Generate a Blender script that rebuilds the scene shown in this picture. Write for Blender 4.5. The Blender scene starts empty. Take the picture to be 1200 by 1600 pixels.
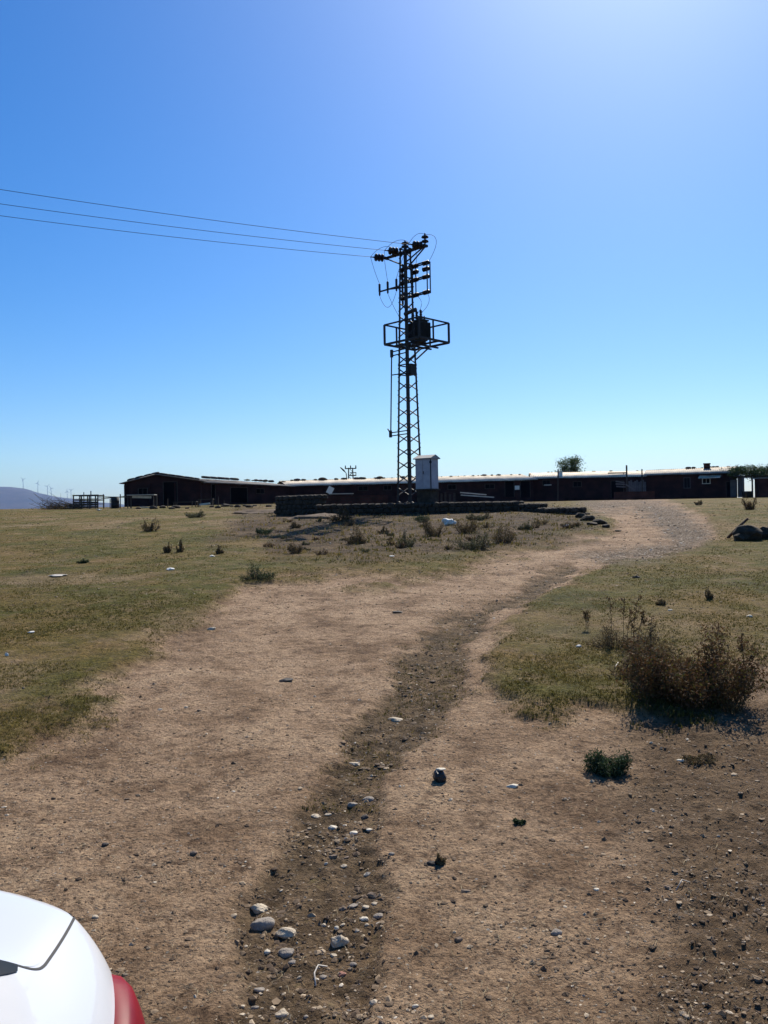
import bpy, bmesh, math, random
import numpy as np
from mathutils import Vector, Matrix
from mathutils.bvhtree import BVHTree
R = math.radians
random.seed(7); rng = np.random.default_rng(7)
SC = bpy.context.scene
C = SC.collection

# ------------------------------------------------------------------ camera
CAMZ = 2.2; F = 1300.0; ROLL = R(1.12)
cr, sr = math.cos(ROLL), math.sin(ROLL)
cd = bpy.data.cameras.new('camera'); cam = bpy.data.objects.new('camera', cd); C.objects.link(cam)
cd.sensor_fit = 'VERTICAL'; cd.sensor_height = 36; cd.lens = F / 1600 * 36
cd.clip_start = 0.05; cd.clip_end = 30000
cam.matrix_world = Matrix(((cr, sr, 0, 0), (0, 0, -1, 0), (-sr, cr, 0, CAMZ), (0, 0, 0, 1)))
SC.camera = cam
SC.render.resolution_x = 768; SC.render.resolution_y = 1024

# ------------------------------------------------------------------ light
SUN_AZ = R(19); SUN_EL = R(43)
w = bpy.data.worlds.new('World'); SC.world = w; w.use_nodes = True
nt = w.node_tree; bg = nt.nodes['Background']
sky = nt.nodes.new('ShaderNodeTexSky'); sky.sky_type = 'NISHITA'; sky.sun_disc = False
sky.sun_elevation = SUN_EL; sky.sun_rotation = SUN_AZ
sky.air_density = 1.0; sky.dust_density = 0.62; sky.ozone_density = 3.0; sky.altitude = 0
hs = nt.nodes.new('ShaderNodeHueSaturation'); hs.inputs['Saturation'].default_value = 1.42
tint = nt.nodes.new('ShaderNodeMix'); tint.data_type = 'RGBA'; tint.blend_type = 'MULTIPLY'; tint.inputs[0].default_value = 1
tint.inputs[7].default_value = (0.86, 1.03, 1.22, 1)
nt.links.new(sky.outputs[0], hs.inputs['Color']); nt.links.new(hs.outputs[0], tint.inputs[6])
nt.links.new(tint.outputs[2], bg.inputs[0]); bg.inputs[1].default_value = 0.074
sd = bpy.data.lights.new('sun', 'SUN'); sd.energy = 5.0; sd.angle = R(0.5); sd.color = (1.0, 0.93, 0.80)
sun = bpy.data.objects.new('sun', sd); C.objects.link(sun)
sv = Vector((math.sin(SUN_AZ) * math.cos(SUN_EL), math.cos(SUN_AZ) * math.cos(SUN_EL), math.sin(SUN_EL)))
sun.rotation_euler = sv.to_track_quat('Z', 'Y').to_euler(); sun.location = (0, 0, 60)
SC.view_settings.view_transform = 'Standard'; SC.view_settings.look = 'None'
SC.view_settings.exposure = 0.50; SC.view_settings.gamma = 1

# ------------------------------------------------------------------ helpers: noise, terrain, pixel rays
def _hash(i, j, s):
    n = (i * 374761393 + j * 668265263 + s * 974634777) & 0x7fffffff
    n = ((n ^ (n >> 13)) * 1274126177) & 0x7fffffff
    n = ((n ^ (n >> 16)) * 1103515245) & 0x7fffffff
    return ((n >> 8) & 0xffff) / 65535.0
def vnoise(x, y, s=0):
    x = np.asarray(x, float); y = np.asarray(y, float)
    i = np.floor(x).astype(np.int64); j = np.floor(y).astype(np.int64)
    fx = x - i; fy = y - j; fx = fx * fx * (3 - 2 * fx); fy = fy * fy * (3 - 2 * fy)
    a = _hash(i, j, s); b = _hash(i + 1, j, s); c = _hash(i, j + 1, s); d = _hash(i + 1, j + 1, s)
    return (a + (b - a) * fx) * (1 - fy) + (c + (d - c) * fx) * fy
def fbm(x, y, o=4, s=0):
    t = 0; a = 0.5
    for k in range(o):
        t = t + a * (vnoise(x, y, s + k) - 0.5); a *= 0.5
        x, y = x * 1.97 + y * 0.31 + 3.1, y * 1.97 - x * 0.31 + 7.7
    return t
def sstep(a, b, x):
    t = np.clip((x - a) / (b - a), 0, 1); return t * t * (3 - 2 * t)
_ty = np.concatenate([np.linspace(-40, 4, 200, endpoint=False), np.geomspace(4, 9000, 1200)])
def _tab(ys, zs):
    z = np.interp(_ty, ys, zs); k = np.hanning(61); k /= k.sum()
    zz = np.convolve(np.pad(z, 30, 'edge'), k, 'valid'); return zz
_yy = [-40, 0, 4, 8, 12, 20, 30, 42, 50]
_zz = [-.2, 0, .03, .2, .42, .88, 1.42, 2.02, 2.34]
_TL = _tab(_yy + [60, 70, 84, 100, 150, 300, 1200, 9000], _zz + [2.84, 3.12, 3.12, 2.6, -1, -14, -40, -60])
_TR = _tab(_yy + [60, 75, 90, 104, 130, 300, 1200, 9000], _zz + [2.55, 2.80, 3.06, 2.9, 1, -14, -40, -60])
def H0(x, y):
    x = np.asarray(x, float); y = np.asarray(y, float)
    t = sstep(-0.12, 0.16, x / np.maximum(y, 4))
    z = np.interp(y, _ty, _TL) * (1 - t) + np.interp(y, _ty, _TR) * t
    return z + 0.35 * fbm(x / 14, y / 14, 2, 5) * sstep(6, 22, y) * (1 - sstep(34, 46, y))
def project(x, y, z):
    y = np.maximum(y, 0.3); zz = z - CAMZ
    a = (x * cr - zz * sr) / y; b = (x * sr + zz * cr) / y
    return 600 + F * a, 800 - F * b
def rays(px, py):
    a = (np.asarray(px, float) - 600) / F; b = (800 - np.asarray(py, float)) / F
    return a * cr + b * sr, -a * sr + b * cr      # dx/dy, dz/dy
def P(px, py, d):
    dx, dz = rays(px, py); return Vector((float(dx) * d, d, CAMZ + float(dz) * d))
def GV(px, py, dmax=100):
    dx, dz = rays(px, py); dx = np.atleast_1d(dx); dz = np.atleast_1d(dz)
    ys = np.geomspace(1.5, dmax, 160); out = np.full(dx.shape, np.nan); prev = None
    for k, yy in enumerate(ys):
        diff = (CAMZ + dz * yy) - H0(dx * yy, np.full(dx.shape, yy))
        if prev is not None:
            hit = (prev > 0) & (diff <= 0) & np.isnan(out)
            t = prev / np.where(prev - diff == 0, 1, prev - diff)
            out = np.where(hit, ys[k - 1] + t * (yy - ys[k - 1]), out)
        prev = diff
    return dx * out, out
def sdf(poly, px, py):
    P_ = np.array(poly, float); n = len(P_); d = np.full(np.shape(px), 1e18); ins = np.zeros(np.shape(px), bool)
    for k in range(n):
        a = P_[k]; b = P_[(k + 1) % n]; e = b - a; wx = px - a[0]; wy = py - a[1]
        t = np.clip((wx * e[0] + wy * e[1]) / (e @ e + 1e-9), 0, 1)
        d = np.minimum(d, (wx - e[0] * t) ** 2 + (wy - e[1] * t) ** 2)
        c = ((a[1] > py) != (b[1] > py)) & (px < (b[0] - a[0]) * (py - a[1]) / (b[1] - a[1] + 1e-12) + a[0])
        ins ^= c
    return np.where(ins, 1, -1) * np.sqrt(d)
LEFTG = [(-900, 780), (-900, 1600), (-400, 1330), (0, 1172), (60, 1140), (150, 1103), (215, 1050), (255, 1005), (300, 975),
         (350, 945), (385, 915), (470, 903), (560, 905), (640, 905), (720, 890), (770, 872), (850, 856), (905, 838), (955, 832), (960, 812),
         (925, 798), (945, 780), (955, 760), (-900, 740)]
RIGHTG = [(780, 985), (830, 938), (900, 905), (980, 882), (1085, 862), (1125, 842), (1100, 805), (1045, 784), (1030, 760), (2200, 740),
          (2200, 1100), (1260, 1010), (1190, 1018), (1150, 1030), (1120, 1110), (1010, 1125), (940, 1100), (870, 1112), (780, 1085), (765, 1030)]
GULLY = [(900, 880), (840, 905), (810, 925), (745, 950), (690, 975), (640, 1015), (598, 1055), (588, 1100), (556, 1130), (530, 1180), (480, 1250), (430, 1330),
         (390, 1420), (372, 1500), (360, 1600), (330, 1900), (520, 1900), (545, 1600), (590, 1520), (615, 1440), (612, 1340),
         (612, 1240), (640, 1180), (690, 1130), (715, 1070), (735, 1000), (770, 962), (835, 935), (880, 905)]
RUBBLE = [(1010, 778), (1055, 792), (1112, 830), (1105, 850), (1030, 875), (960, 880), (900, 868), (985, 855), (1050, 850), (1020, 815), (985, 795), (930, 805), (900, 780)]
BROWN = [(380, 800), (860, 785), (945, 830), (860, 856), (720, 868), (560, 876), (430, 880), (400, 845), (330, 850)]
ROUGHR = [(1050, 1150), (1400, 1080), (1600, 1900), (1000, 1900), (960, 1600), (1030, 1450), (1020, 1330), (960, 1250)]
def masks(x, y):
    px, py = project(x, y, H0(x, y))
    k = 0.25 + 0.75 * sstep(800, 1100, py)
    n = fbm(x * 1.1, y * 1.1, 5, 20) * 2; n2 = fbm(x * .45, y * .45, 4, 40) * 2
    n3 = fbm(x * 4.5, y * 4.5, 3, 25) * 2
    g = np.maximum(sstep(-26, 26, sdf(LEFTG, px, py) / k + 62 * n + 30 * n3), 0.95 * sstep(-18, 18, sdf(RIGHTG, px, py) / k + 44 * n + 24 * n3))
    g = g * (1 - np.where(px < 700, .42, .25) * sstep(.05, .42, fbm(x / 2.6, y / 2.6, 5, 27) * 2)) 
    gu = (1 - .15 * sstep(1250, 1450, py)) * sstep(-14, 16, sdf(GULLY, px, py) / k + 34 * n + 22 * n3 + 10 * sstep(960, 900, py))
    ru = sstep(-14, 14, sdf(RUBBLE, px, py) + 16 * n)
    br = np.maximum(sstep(-20, 20, sdf(BROWN, px, py) + 30 * n2), 0.75 * sstep(-70, 60, sdf(ROUGHR, px, py) + 90 * n2))
    far = (y > 2) & (y < 110)
    return [np.where(far, m, q) for m, q in ((g, 0.9), (gu, 0), (ru, 0), (br, 0.3))]
def H(x, y, mk=None):
    g, gu, ru, br = masks(x, y) if mk is None else mk
    x = np.asarray(x, float); y = np.asarray(y, float)
    near = 1 - sstep(25, 60, np.abs(y))
    z = H0(x, y) + 0.10 * fbm(x / 2.2, y / 2.2, 3, 60) * near
    cl = np.abs(fbm(x * 6, y * 6, 4, 70)) * 0.06 + fbm(x * 17, y * 17, 3, 75) * 0.026
    z = z + cl * (0.55 + 1.0 * gu + 1.7 * br + 0.5 * g) * (1 - sstep(10, 20, np.abs(y)))
    z = z - 0.055 * gu * (1 - sstep(20, 32, y)) + 0.09 * g * near
    return z + 0.12 * ru * fbm(x * 1.5, y * 1.5, 3, 80)
def G(px, py, sink=0.0):
    x, y = GV(px, py); x, y = float(x[0]), float(y[0])
    return Vector((x, y, float(H(x, y)) - sink))
def gz(x, y): return float(H(np.array([x]), np.array([y]))[0])

# ------------------------------------------------------------------ helpers: mesh building
def newmesh(name, V, faces, mat, parent=None, smooth=False, attr=None):
    """V (n,3); faces: list of int arrays each (m,k)."""
    me = bpy.data.meshes.new(name); V = np.asarray(V, np.float32)
    me.vertices.add(len(V)); me.vertices.foreach_set('co', V.ravel())
    tot = sum(f.size for f in faces); np_ = sum(len(f) for f in faces)
    me.loops.add(tot); me.polygons.add(np_)
    me.loops.foreach_set('vertex_index', np.concatenate([f.ravel() for f in faces]).astype(np.int32))
    lt = np.concatenate([np.full(len(f), f.shape[1]) for f in faces]).astype(np.int32)
    me.polygons.foreach_set('loop_start', np.concatenate([[0], np.cumsum(lt)[:-1]]).astype(np.int32))
    me.polygons.foreach_set('loop_total', lt)
    me.polygons.foreach_set('use_smooth', np.full(np_, smooth))
    me.update(calc_edges=True); me.validate()
    if attr is not None:
        for nm, A in attr.items():
            a = me.color_attributes.new(nm, 'FLOAT_COLOR', 'POINT'); a.data.foreach_set('color', np.asarray(A, np.float32).ravel())
    if mat: me.materials.append(mat)
    o = bpy.data.objects.new(name, me); C.objects.link(o)
    if parent: o.parent = parent
    return o
class MB:
    def __init__(s): s.v = []; s.f = {}; s.n = 0
    def add(s, V, Fc):
        V = np.asarray(V, float).reshape(-1, 3)
        Fc = Fc if isinstance(Fc, list) and len(Fc) and isinstance(Fc[0], np.ndarray) else [np.asarray(Fc)]
        for f in Fc: s.f.setdefault(f.shape[1], []).append(f + s.n)
        s.v.append(V); s.n += len(V); return s
    def box(s, c, size, M=None):
        x, y, z = [k / 2 for k in size]
        V = np.array([(a * x, b * y, d * z) for a in (-1, 1) for b in (-1, 1) for d in (-1, 1)])
        if M is not None: V = V @ np.array(M.to_3x3()).T
        return s.add(V + np.array(c), np.array([(0, 1, 3, 2), (4, 6, 7, 5), (0, 4, 5, 1), (2, 3, 7, 6), (0, 2, 6, 4), (1, 5, 7, 3)]))
    def bar(s, a, b, w_=.05, h_=None):
        a = Vector(a); b = Vector(b); d = b - a; L = d.length
        if L < 1e-6: return s
        M = d.to_track_quat('Z', 'Y').to_matrix()
        return s.box((a + b) / 2, (w_, h_ or w_, L), M)
    def cyl(s, a, b, r0, r1=None, n=10, cap=True):
        a = Vector(a); b = Vector(b); r1 = r0 if r1 is None else r1
        M = np.array((b - a).to_track_quat('Z', 'Y').to_matrix()); t = np.arange(n) * 2 * np.pi / n
        c = np.stack([np.cos(t), np.sin(t), t * 0], 1)
        V = np.concatenate([c * r0 @ M.T + np.array(a), c * r1 @ M.T + np.array(b)])
        k = np.arange(n); q = np.stack([k, (k + 1) % n, (k + 1) % n + n, k + n], 1); fs = [q]
        if cap: fs.append(np.array([list(range(n))[::-1], list(range(n, 2 * n))]))
        return s.add(V, fs)
    def tube(s, pts, r, n=6, r1=None):
        pts = [Vector(p) for p in pts]; m = len(pts); t = np.arange(n) * 2 * np.pi / n
        c = np.stack([np.cos(t), np.sin(t), t * 0], 1); Vs = []
        for i, p in enumerate(pts):
            d = pts[min(i + 1, m - 1)] - pts[max(i - 1, 0)]
            M = np.array(d.to_track_quat('Z', 'X' if abs(d.normalized().z) > .95 else 'Y').to_matrix())
            rr = r if r1 is None else r + (r1 - r) * i / (m - 1)
            Vs.append(c * rr @ M.T + np.array(p))
        k = np.arange(n); q = np.concatenate([np.stack([k, (k + 1) % n, (k + 1) % n + n, k + n], 1) + i * n for i in range(m - 1)])
        return s.add(np.concatenate(Vs), [q, np.array([list(range(n))[::-1], list(range((m - 1) * n, m * n))])])
    def lathe(s, a, b, prof, n=12):
        a = Vector(a); b = Vector(b); d = b - a; M = np.array(d.to_track_quat('Z', 'Y').to_matrix()); L = d.length
        t = np.arange(n) * 2 * np.pi / n; c = np.stack([np.cos(t), np.sin(t), t * 0], 1); m = len(prof)
        V = np.concatenate([(c * r + np.array([0, 0, z * L])) @ M.T + np.array(a) for r, z in prof])
        k = np.arange(n); q = np.concatenate([np.stack([k, (k + 1) % n, (k + 1) % n + n, k + n], 1) + i * n for i in range(m - 1)])
        return s.add(V, [q, np.array([list(range(n))[::-1], list(range((m - 1) * n, m * n))])])
    def build(s, name, mat, parent=None, smooth=False, attr=None):
        return newmesh(name, np.concatenate(s.v), [np.concatenate(v) for v in s.f.values()], mat, parent, smooth, attr)
def _ico(sub):
    bm = bmesh.new(); bmesh.ops.create_icosphere(bm, subdivisions=sub, radius=1)
    bm.verts.ensure_lookup_table(); V = np.array([v.co[:] for v in bm.verts]); Fc = np.array([[v.index for v in f.verts] for f in bm.faces]); bm.free()
    return V, Fc
ICO = {k: _ico(k) for k in (1, 2, 3, 4)}
def rockverts(sub, sx, sy, sz, seed, cuts=9, rough=.10):
    r = np.random.default_rng(seed); V = ICO[sub][0].copy()
    for _ in range(cuts):
        n = r.normal(size=3); n /= np.linalg.norm(n); c = r.uniform(.62, .92)
        d = V @ n; V = V - np.outer(np.maximum(d - c, 0), n)
    ph = r.uniform(0, 9, 3)
    V = V * (1 + rough * (np.sin(V @ r.normal(size=3) * 3 + ph[0]) * .5 + np.sin(V @ r.normal(size=3) * 5 + ph[1]) * .35 + .2 * r.normal(size=len(V)) * .3))[:, None]
    return V * np.array([sx, sy, sz])
def meta(o, label=None, cat=None, group=None, kind=None):
    if label: o['label'] = label
    if cat: o['category'] = cat
    if group: o['group'] = group
    if kind: o['kind'] = kind
    return o
def thing(name, label, cat, loc=(0, 0, 0), rz=0, group=None):
    o = bpy.data.objects.new(name, None); C.objects.link(o); o.location = loc; o.rotation_euler = (0, 0, rz)
    o.empty_display_size = .2
    return meta(o, label, cat, group)

# ------------------------------------------------------------------ materials
def mat(name, c1, c2=None, rough=.85, scale=8, bump=0, metal=0, spec=.4, detail=6, coat=0):
    m = bpy.data.materials.new(name); m.use_nodes = True; t = m.node_tree; b = t.nodes['Principled BSDF']
    b.inputs['Roughness'].default_value = rough; b.inputs['Metallic'].default_value = metal
    b.inputs['Specular IOR Level'].default_value = spec; b.inputs['Coat Weight'].default_value = coat
    tc = t.nodes.new('ShaderNodeTexCoord'); n = t.nodes.new('ShaderNodeTexNoise'); n.inputs['Scale'].default_value = scale
    n.inputs['Detail'].default_value = detail; n.inputs['Roughness'].default_value = .65
    t.links.new(tc.outputs['Object'], n.inputs['Vector'])
    rp = t.nodes.new('ShaderNodeValToRGB'); rp.color_ramp.elements[0].position = .35; rp.color_ramp.elements[1].position = .65
    rp.color_ramp.elements[0].color = (*c1, 1); rp.color_ramp.elements[1].color = (*(c2 or c1), 1)
    t.links.new(n.outputs['Fac'], rp.inputs[0]); t.links.new(rp.outputs[0], b.inputs['Base Color'])
    if bump:
        bp = t.nodes.new('ShaderNodeBump'); bp.inputs['Strength'].default_value = bump; bp.inputs['Distance'].default_value = .02
        n2 = t.nodes.new('ShaderNodeTexNoise'); n2.inputs['Scale'].default_value = scale * 4; n2.inputs['Detail'].default_value = 6
        t.links.new(tc.outputs['Object'], n2.inputs['Vector']); t.links.new(n2.outputs['Fac'], bp.inputs['Height']); t.links.new(bp.outputs[0], b.inputs['Normal'])
    return m
def tintmat(name, cols, rough=.8, trans=0.0):
    """colour picked per leaf / pebble from the 'tint' attribute"""
    m = bpy.data.materials.new(name); m.use_nodes = True; t = m.node_tree; b = t.nodes['Principled BSDF']
    b.inputs['Roughness'].default_value = rough; b.inputs['Specular IOR Level'].default_value = .25
    a = t.nodes.new('ShaderNodeAttribute'); a.attribute_name = 'tint'
    rp = t.nodes.new('ShaderNodeValToRGB'); el = rp.color_ramp.elements
    while len(el) < len(cols): el.new(.5)
    for i, c in enumerate(cols): el[i].position = i / max(1, len(cols) - 1); el[i].color = (*c, 1)
    t.links.new(a.outputs['Fac'], rp.inputs[0]); t.links.new(rp.outputs[0], b.inputs['Base Color'])
    if trans:
        tr = t.nodes.new('ShaderNodeBsdfTranslucent'); mx = t.nodes.new('ShaderNodeMixShader'); mx.inputs[0].default_value = trans
        t.links.new(rp.outputs[0], tr.inputs[0]); t.links.new(b.outputs[0], mx.inputs[1]); t.links.new(tr.outputs[0], mx.inputs[2])
        t.links.new(mx.outputs[0], t.nodes['Material Output'].inputs[0])
    return m
def brickmat(name, c1, c2, mortar, bw=.25, bh=.12):
    m = bpy.data.materials.new(name); m.use_nodes = True; t = m.node_tree; b = t.nodes['Principled BSDF']
    b.inputs['Roughness'].default_value = .92; b.inputs['Specular IOR Level'].default_value = .2
    tc = t.nodes.new('ShaderNodeTexCoord'); sp = t.nodes.new('ShaderNodeSeparateXYZ'); cb = t.nodes.new('ShaderNodeCombineXYZ')
    ad = t.nodes.new('ShaderNodeMath'); ad.operation = 'ADD'
    t.links.new(tc.outputs['Object'], sp.inputs[0]); t.links.new(sp.outputs[0], ad.inputs[0]); t.links.new(sp.outputs[1], ad.inputs[1])
    t.links.new(ad.outputs[0], cb.inputs[0]); t.links.new(sp.outputs[2], cb.inputs[1])
    br = t.nodes.new('ShaderNodeTexBrick'); br.inputs['Scale'].default_value = 1; br.inputs['Brick Width'].default_value = bw
    br.inputs['Row Height'].default_value = bh; br.inputs['Mortar Size'].default_value = .012
    br.inputs['Color1'].default_value = (*c1, 1); br.inputs['Color2'].default_value = (*c2, 1); br.inputs['Mortar'].default_value = (*mortar, 1)
    t.links.new(cb.outputs[0], br.inputs['Vector'])
    n = t.nodes.new('ShaderNodeTexNoise'); n.inputs['Scale'].default_value = 1.1; n.inputs['Detail'].default_value = 8
    t.links.new(tc.outputs['Object'], n.inputs['Vector'])
    mx = t.nodes.new('ShaderNodeMix'); mx.data_type = 'RGBA'; mx.blend_type = 'MULTIPLY'; mx.inputs[0].default_value = .8
    rp = t.nodes.new('ShaderNodeValToRGB'); rp.color_ramp.elements[0].position = .38; rp.color_ramp.elements[0].color = (.35, .3, .3, 1); rp.color_ramp.elements[1].position = .66
    t.links.new(n.outputs['Fac'], rp.inputs[0]); t.links.new(br.outputs['Color'], mx.inputs[6]); t.links.new(rp.outputs[0], mx.inputs[7])
    t.links.new(mx.outputs[2], b.inputs['Base Color'])
    return m
M = {}
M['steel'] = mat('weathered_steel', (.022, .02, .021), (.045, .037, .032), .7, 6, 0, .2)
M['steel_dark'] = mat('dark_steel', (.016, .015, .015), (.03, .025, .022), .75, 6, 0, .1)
M['ceramic'] = mat('brown_ceramic', (.018, .011, .009), (.028, .016, .013), .55, 8, 0, 0, .2)
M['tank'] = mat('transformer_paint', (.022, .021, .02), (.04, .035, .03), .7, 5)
M['wire'] = mat('wire_metal', (.02, .02, .025), None, .7, 5, 0, 0, .2)
M['cabwhite'] = mat('cabinet_white_paint', (.30, .28, .31), (.42, .40, .43), .6, 3, .15)
M['cabroof'] = mat('cabinet_roof_paint', (.34, .33, .32), (.24, .23, .22), .7, 4)
M['concrete'] = mat('concrete', (.16, .145, .125), (.24, .22, .19), .9, 6, .5)
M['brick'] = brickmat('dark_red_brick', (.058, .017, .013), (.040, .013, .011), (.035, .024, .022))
M['brick2'] = brickmat('red_hollow_brick', (.10, .034, .023), (.07, .025, .018), (.06, .045, .036), .3, .2)
M['plaster'] = mat('grey_plaster', (.07, .065, .07), (.14, .13, .13), .9, 2, .2)
M['roofpale'] = mat('pale_fibre_cement', (.40, .34, .26), (.76, .67, .53), .85, 1.2, .1)
M['roofgrey'] = mat('grey_fibre_cement', (.12, .11, .10), (.24, .215, .19), .85, 1.3, .1)
M['rooftin'] = mat('worn_roof_sheet', (.22, .19, .155), (.46, .40, .32), .8, 1.6, .1)
M['dark'] = mat('dark_opening', (.006, .005, .005), None, 1, 8, 0, 0, 0)
M['rubber'] = mat('black_rubber', (.014, .014, .014), (.03, .028, .026), .8, 9)
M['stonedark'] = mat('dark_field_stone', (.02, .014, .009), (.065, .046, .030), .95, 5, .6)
M['wood'] = mat('grey_weathered_wood', (.035, .025, .019), (.08, .06, .045), .9, 9, .3)
M['woodpale'] = mat('pale_board', (.42, .38, .33), (.58, .53, .46), .8, 6, .2)
M['rust'] = mat('rusty_iron', (.06, .03, .02), (.10, .05, .03), .85, 7, .3)
M['white'] = mat('white_plastic', (.62, .60, .54), (.76, .74, .68), .7, 9)
M['bark'] = mat('bark', (.05, .038, .028), (.10, .075, .055), .95, 9, .4)
M['leaf'] = tintmat('tree_leaf', [(.025, .045, .018), (.05, .08, .025), (.08, .11, .035)], .7, .3)
M['vine'] = tintmat('vine_leaf', [(.015, .03, .012), (.03, .055, .018), (.05, .08, .025)], .7, .25)
M['weedred'] = tintmat('dry_red_weed', [(.035, .019, .010), (.085, .043, .020), (.13, .072, .033), (.065, .048, .018), (.13, .13, .024)], .85, .25)
M['weedbrown'] = tintmat('dry_brown_weed', [(.06, .038, .02), (.12, .08, .04), (.17, .125, .06), (.07, .075, .03)], .85, .25)
M['weedgreen'] = tintmat('green_weed', [(.018, .03, .016), (.035, .06, .025), (.06, .085, .035)], .8, .25)
M['weedgrey'] = tintmat('grey_green_weed', [(.05, .055, .03), (.09, .09, .045), (.13, .12, .06)], .85, .25)
M['stem'] = mat('dry_stem', (.04, .024, .015), (.075, .05, .03), .9, 20)
M['grass'] = tintmat('short_grass_blades', [(.045, .047, .009), (.088, .078, .015), (.145, .112, .030), (.26, .195, .075)], .8, .3)
M['pebble'] = tintmat('loose_pebbles', [(.075, .048, .030), (.15, .102, .062), (.235, .168, .105), (.38, .30, .21), (.66, .58, .46)], .85)
M['hill'] = mat('far_hill_scrub', (.03, .04, .028), (.075, .07, .045), 1, .004, 0)

def groundmat():
    m = bpy.data.materials.new('dry_ground'); m.use_nodes = True; t = m.node_tree; b = t.nodes['Principled BSDF']; L = t.links.new
    b.inputs['Roughness'].default_value = .95; b.inputs['Specular IOR Level'].default_value = .12
    tc = t.nodes.new('ShaderNodeTexCoord'); at = t.nodes.new('ShaderNodeAttribute'); at.attribute_name = 'mask'
    sp = t.nodes.new('ShaderNodeSeparateColor'); L(at.outputs['Color'], sp.inputs[0])
    def noise(sc, det=6, ro=.6, dist=0):
        n = t.nodes.new('ShaderNodeTexNoise'); n.inputs['Scale'].default_value = sc; n.inputs['Detail'].default_value = det
        n.inputs['Roughness'].default_value = ro; n.inputs['Distortion'].default_value = dist; L(tc.outputs['Object'], n.inputs['Vector']); return n.outputs['Fac']
    def ramp(f, stops):
        r = t.nodes.new('ShaderNodeValToRGB'); e = r.color_ramp.elements
        while len(e) < len(stops): e.new(.5)
        for i, (p, c) in enumerate(stops): e[i].position = p; e[i].color = (*c, 1) if len(c) == 3 else c
        L(f, r.inputs[0]); return r.outputs[0]
    def mix(f, a, c, mode='MIX', fv=None):
        x = t.nodes.new('ShaderNodeMix'); x.data_type = 'RGBA'; x.blend_type = mode
        if fv is not None: x.inputs[0].default_value = fv
        else: L(f, x.inputs[0])
        L(a, x.inputs[6]); L(c, x.inputs[7]); return x.outputs[2]
    def math_(op, a, c):
        x = t.nodes.new('ShaderNodeMath'); x.operation = op
        for i, v in enumerate((a, c)):
            if isinstance(v, (int, float)): x.inputs[i].default_value = v
            else: L(v, x.inputs[i])
        return x.outputs[0]
    dirt = ramp(noise(1.3, 8, .62), [(.30, (.155, .098, .058)), (.43, (.275, .187, .118)), (.56, (.38, .270, .178)), (.75, (.46, .34, .228))])
    fine = ramp(noise(38, 5, .7), [(.34, (.25, .21, .18)), (.45, (.86, .83, .80)), (.66, (1.30, 1.27, 1.22))])
    dirt = mix(None, dirt, fine, 'MULTIPLY', .9)
    mott = ramp(noise(7, 6, .7, .4), [(.36, (.40, .35, .32)), (.47, (.95, .93, .9)), (.64, (1.2, 1.18, 1.15))])
    dirt = mix(None, dirt, mott, 'MULTIPLY', .8)
    # dark dung, clods and small pebbles as coloured cells
    vo = t.nodes.new('ShaderNodeTexVoronoi'); vo.inputs['Scale'].default_value = 26; vo.inputs['Randomness'].default_value = 1; L(tc.outputs['Object'], vo.inputs['Vector'])
    cs = t.nodes.new('ShaderNodeSeparateColor'); L(vo.outputs['Color'], cs.inputs[0])
    dots = math_('MULTIPLY', math_('LESS_THAN', vo.outputs['Distance'], .24), math_('GREATER_THAN', cs.outputs[0], .62))
    dotc = ramp(cs.outputs[1], [(.0, (.05, .035, .025)), (.55, (.11, .08, .055)), (.8, (.24, .19, .14)), (1, (.5, .46, .4))])
    dirt = mix(math_('MULTIPLY', dots, .85), dirt, dotc)
    gul = ramp(noise(5, 8, .7), [(.32, (.040, .027, .015)), (.46, (.095, .066, .037)), (.60, (.175, .122, .071)), (.70, (.075, .075, .022)), (.8, (.21, .15, .09))])
    gul = mix(None, gul, fine, 'MULTIPLY', .9)
    gul = mix(math_('MULTIPLY', dots, .6), gul, dotc)
    grs = ramp(noise(.55, 8, .6), [(.28, (.048, .052, .009)), (.42, (.088, .084, .014)), (.54, (.125, .096, .024)), (.68, (.185, .125, .048))])
    gf = ramp(noise(24, 6, .75, .5), [(.34, (.28, .28, .25)), (.5, (.95, .95, .9)), (.66, (1.5, 1.38, 1.2))])
    grs = mix(None, grs, gf, 'MULTIPLY', .95)
    gm = ramp(noise(4.5, 6, .75, .6), [(.34, (.52, .50, .50)), (.48, (1, 1, 1)), (.66, (1.18, 1.14, 1.05))]); grs = mix(None, grs, gm, 'MULTIPLY', .85)
    brn = ramp(noise(1.1, 8, .7), [(.32, (.032, .020, .012)), (.5, (.075, .048, .027)), (.68, (.145, .098, .056))])
    brn = mix(None, brn, gf, 'MULTIPLY', .7)
    rub = ramp(noise(9, 6, .8), [(.38, (.05, .034, .022)), (.48, (.12, .085, .055)), (.57, (.24, .18, .125)), (.66, (.55, .48, .39))])
    gmask = math_('MULTIPLY', sp.outputs[0], ramp(noise(2.3, 7, .7), [(.30, (.45, .45, .45)), (.5, (1, 1, 1))]))
    c = mix(gmask, dirt, grs)
    c = mix(math_('MULTIPLY', at.outputs['Alpha'], ramp(noise(.9, 6, .7), [(.34, (.5, .5, .5)), (.5, (1, 1, 1))])), c, brn)
    c = mix(math_('MULTIPLY', sp.outputs[1], ramp(noise(3.1, 6, .7), [(.3, (.5, .5, .5)), (.5, (1, 1, 1))])), c, gul)
    c = mix(sp.outputs[2], c, rub)
    L(c, b.inputs['Base Color'])
    bp = t.nodes.new('ShaderNodeBump'); bp.inputs['Strength'].default_value = 1; bp.inputs['Distance'].default_value = .06
    hh = math_('ADD', math_('MULTIPLY', noise(16, 8, .72), 1.1), math_('MULTIPLY', noise(60, 6, .75), .35))
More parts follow.
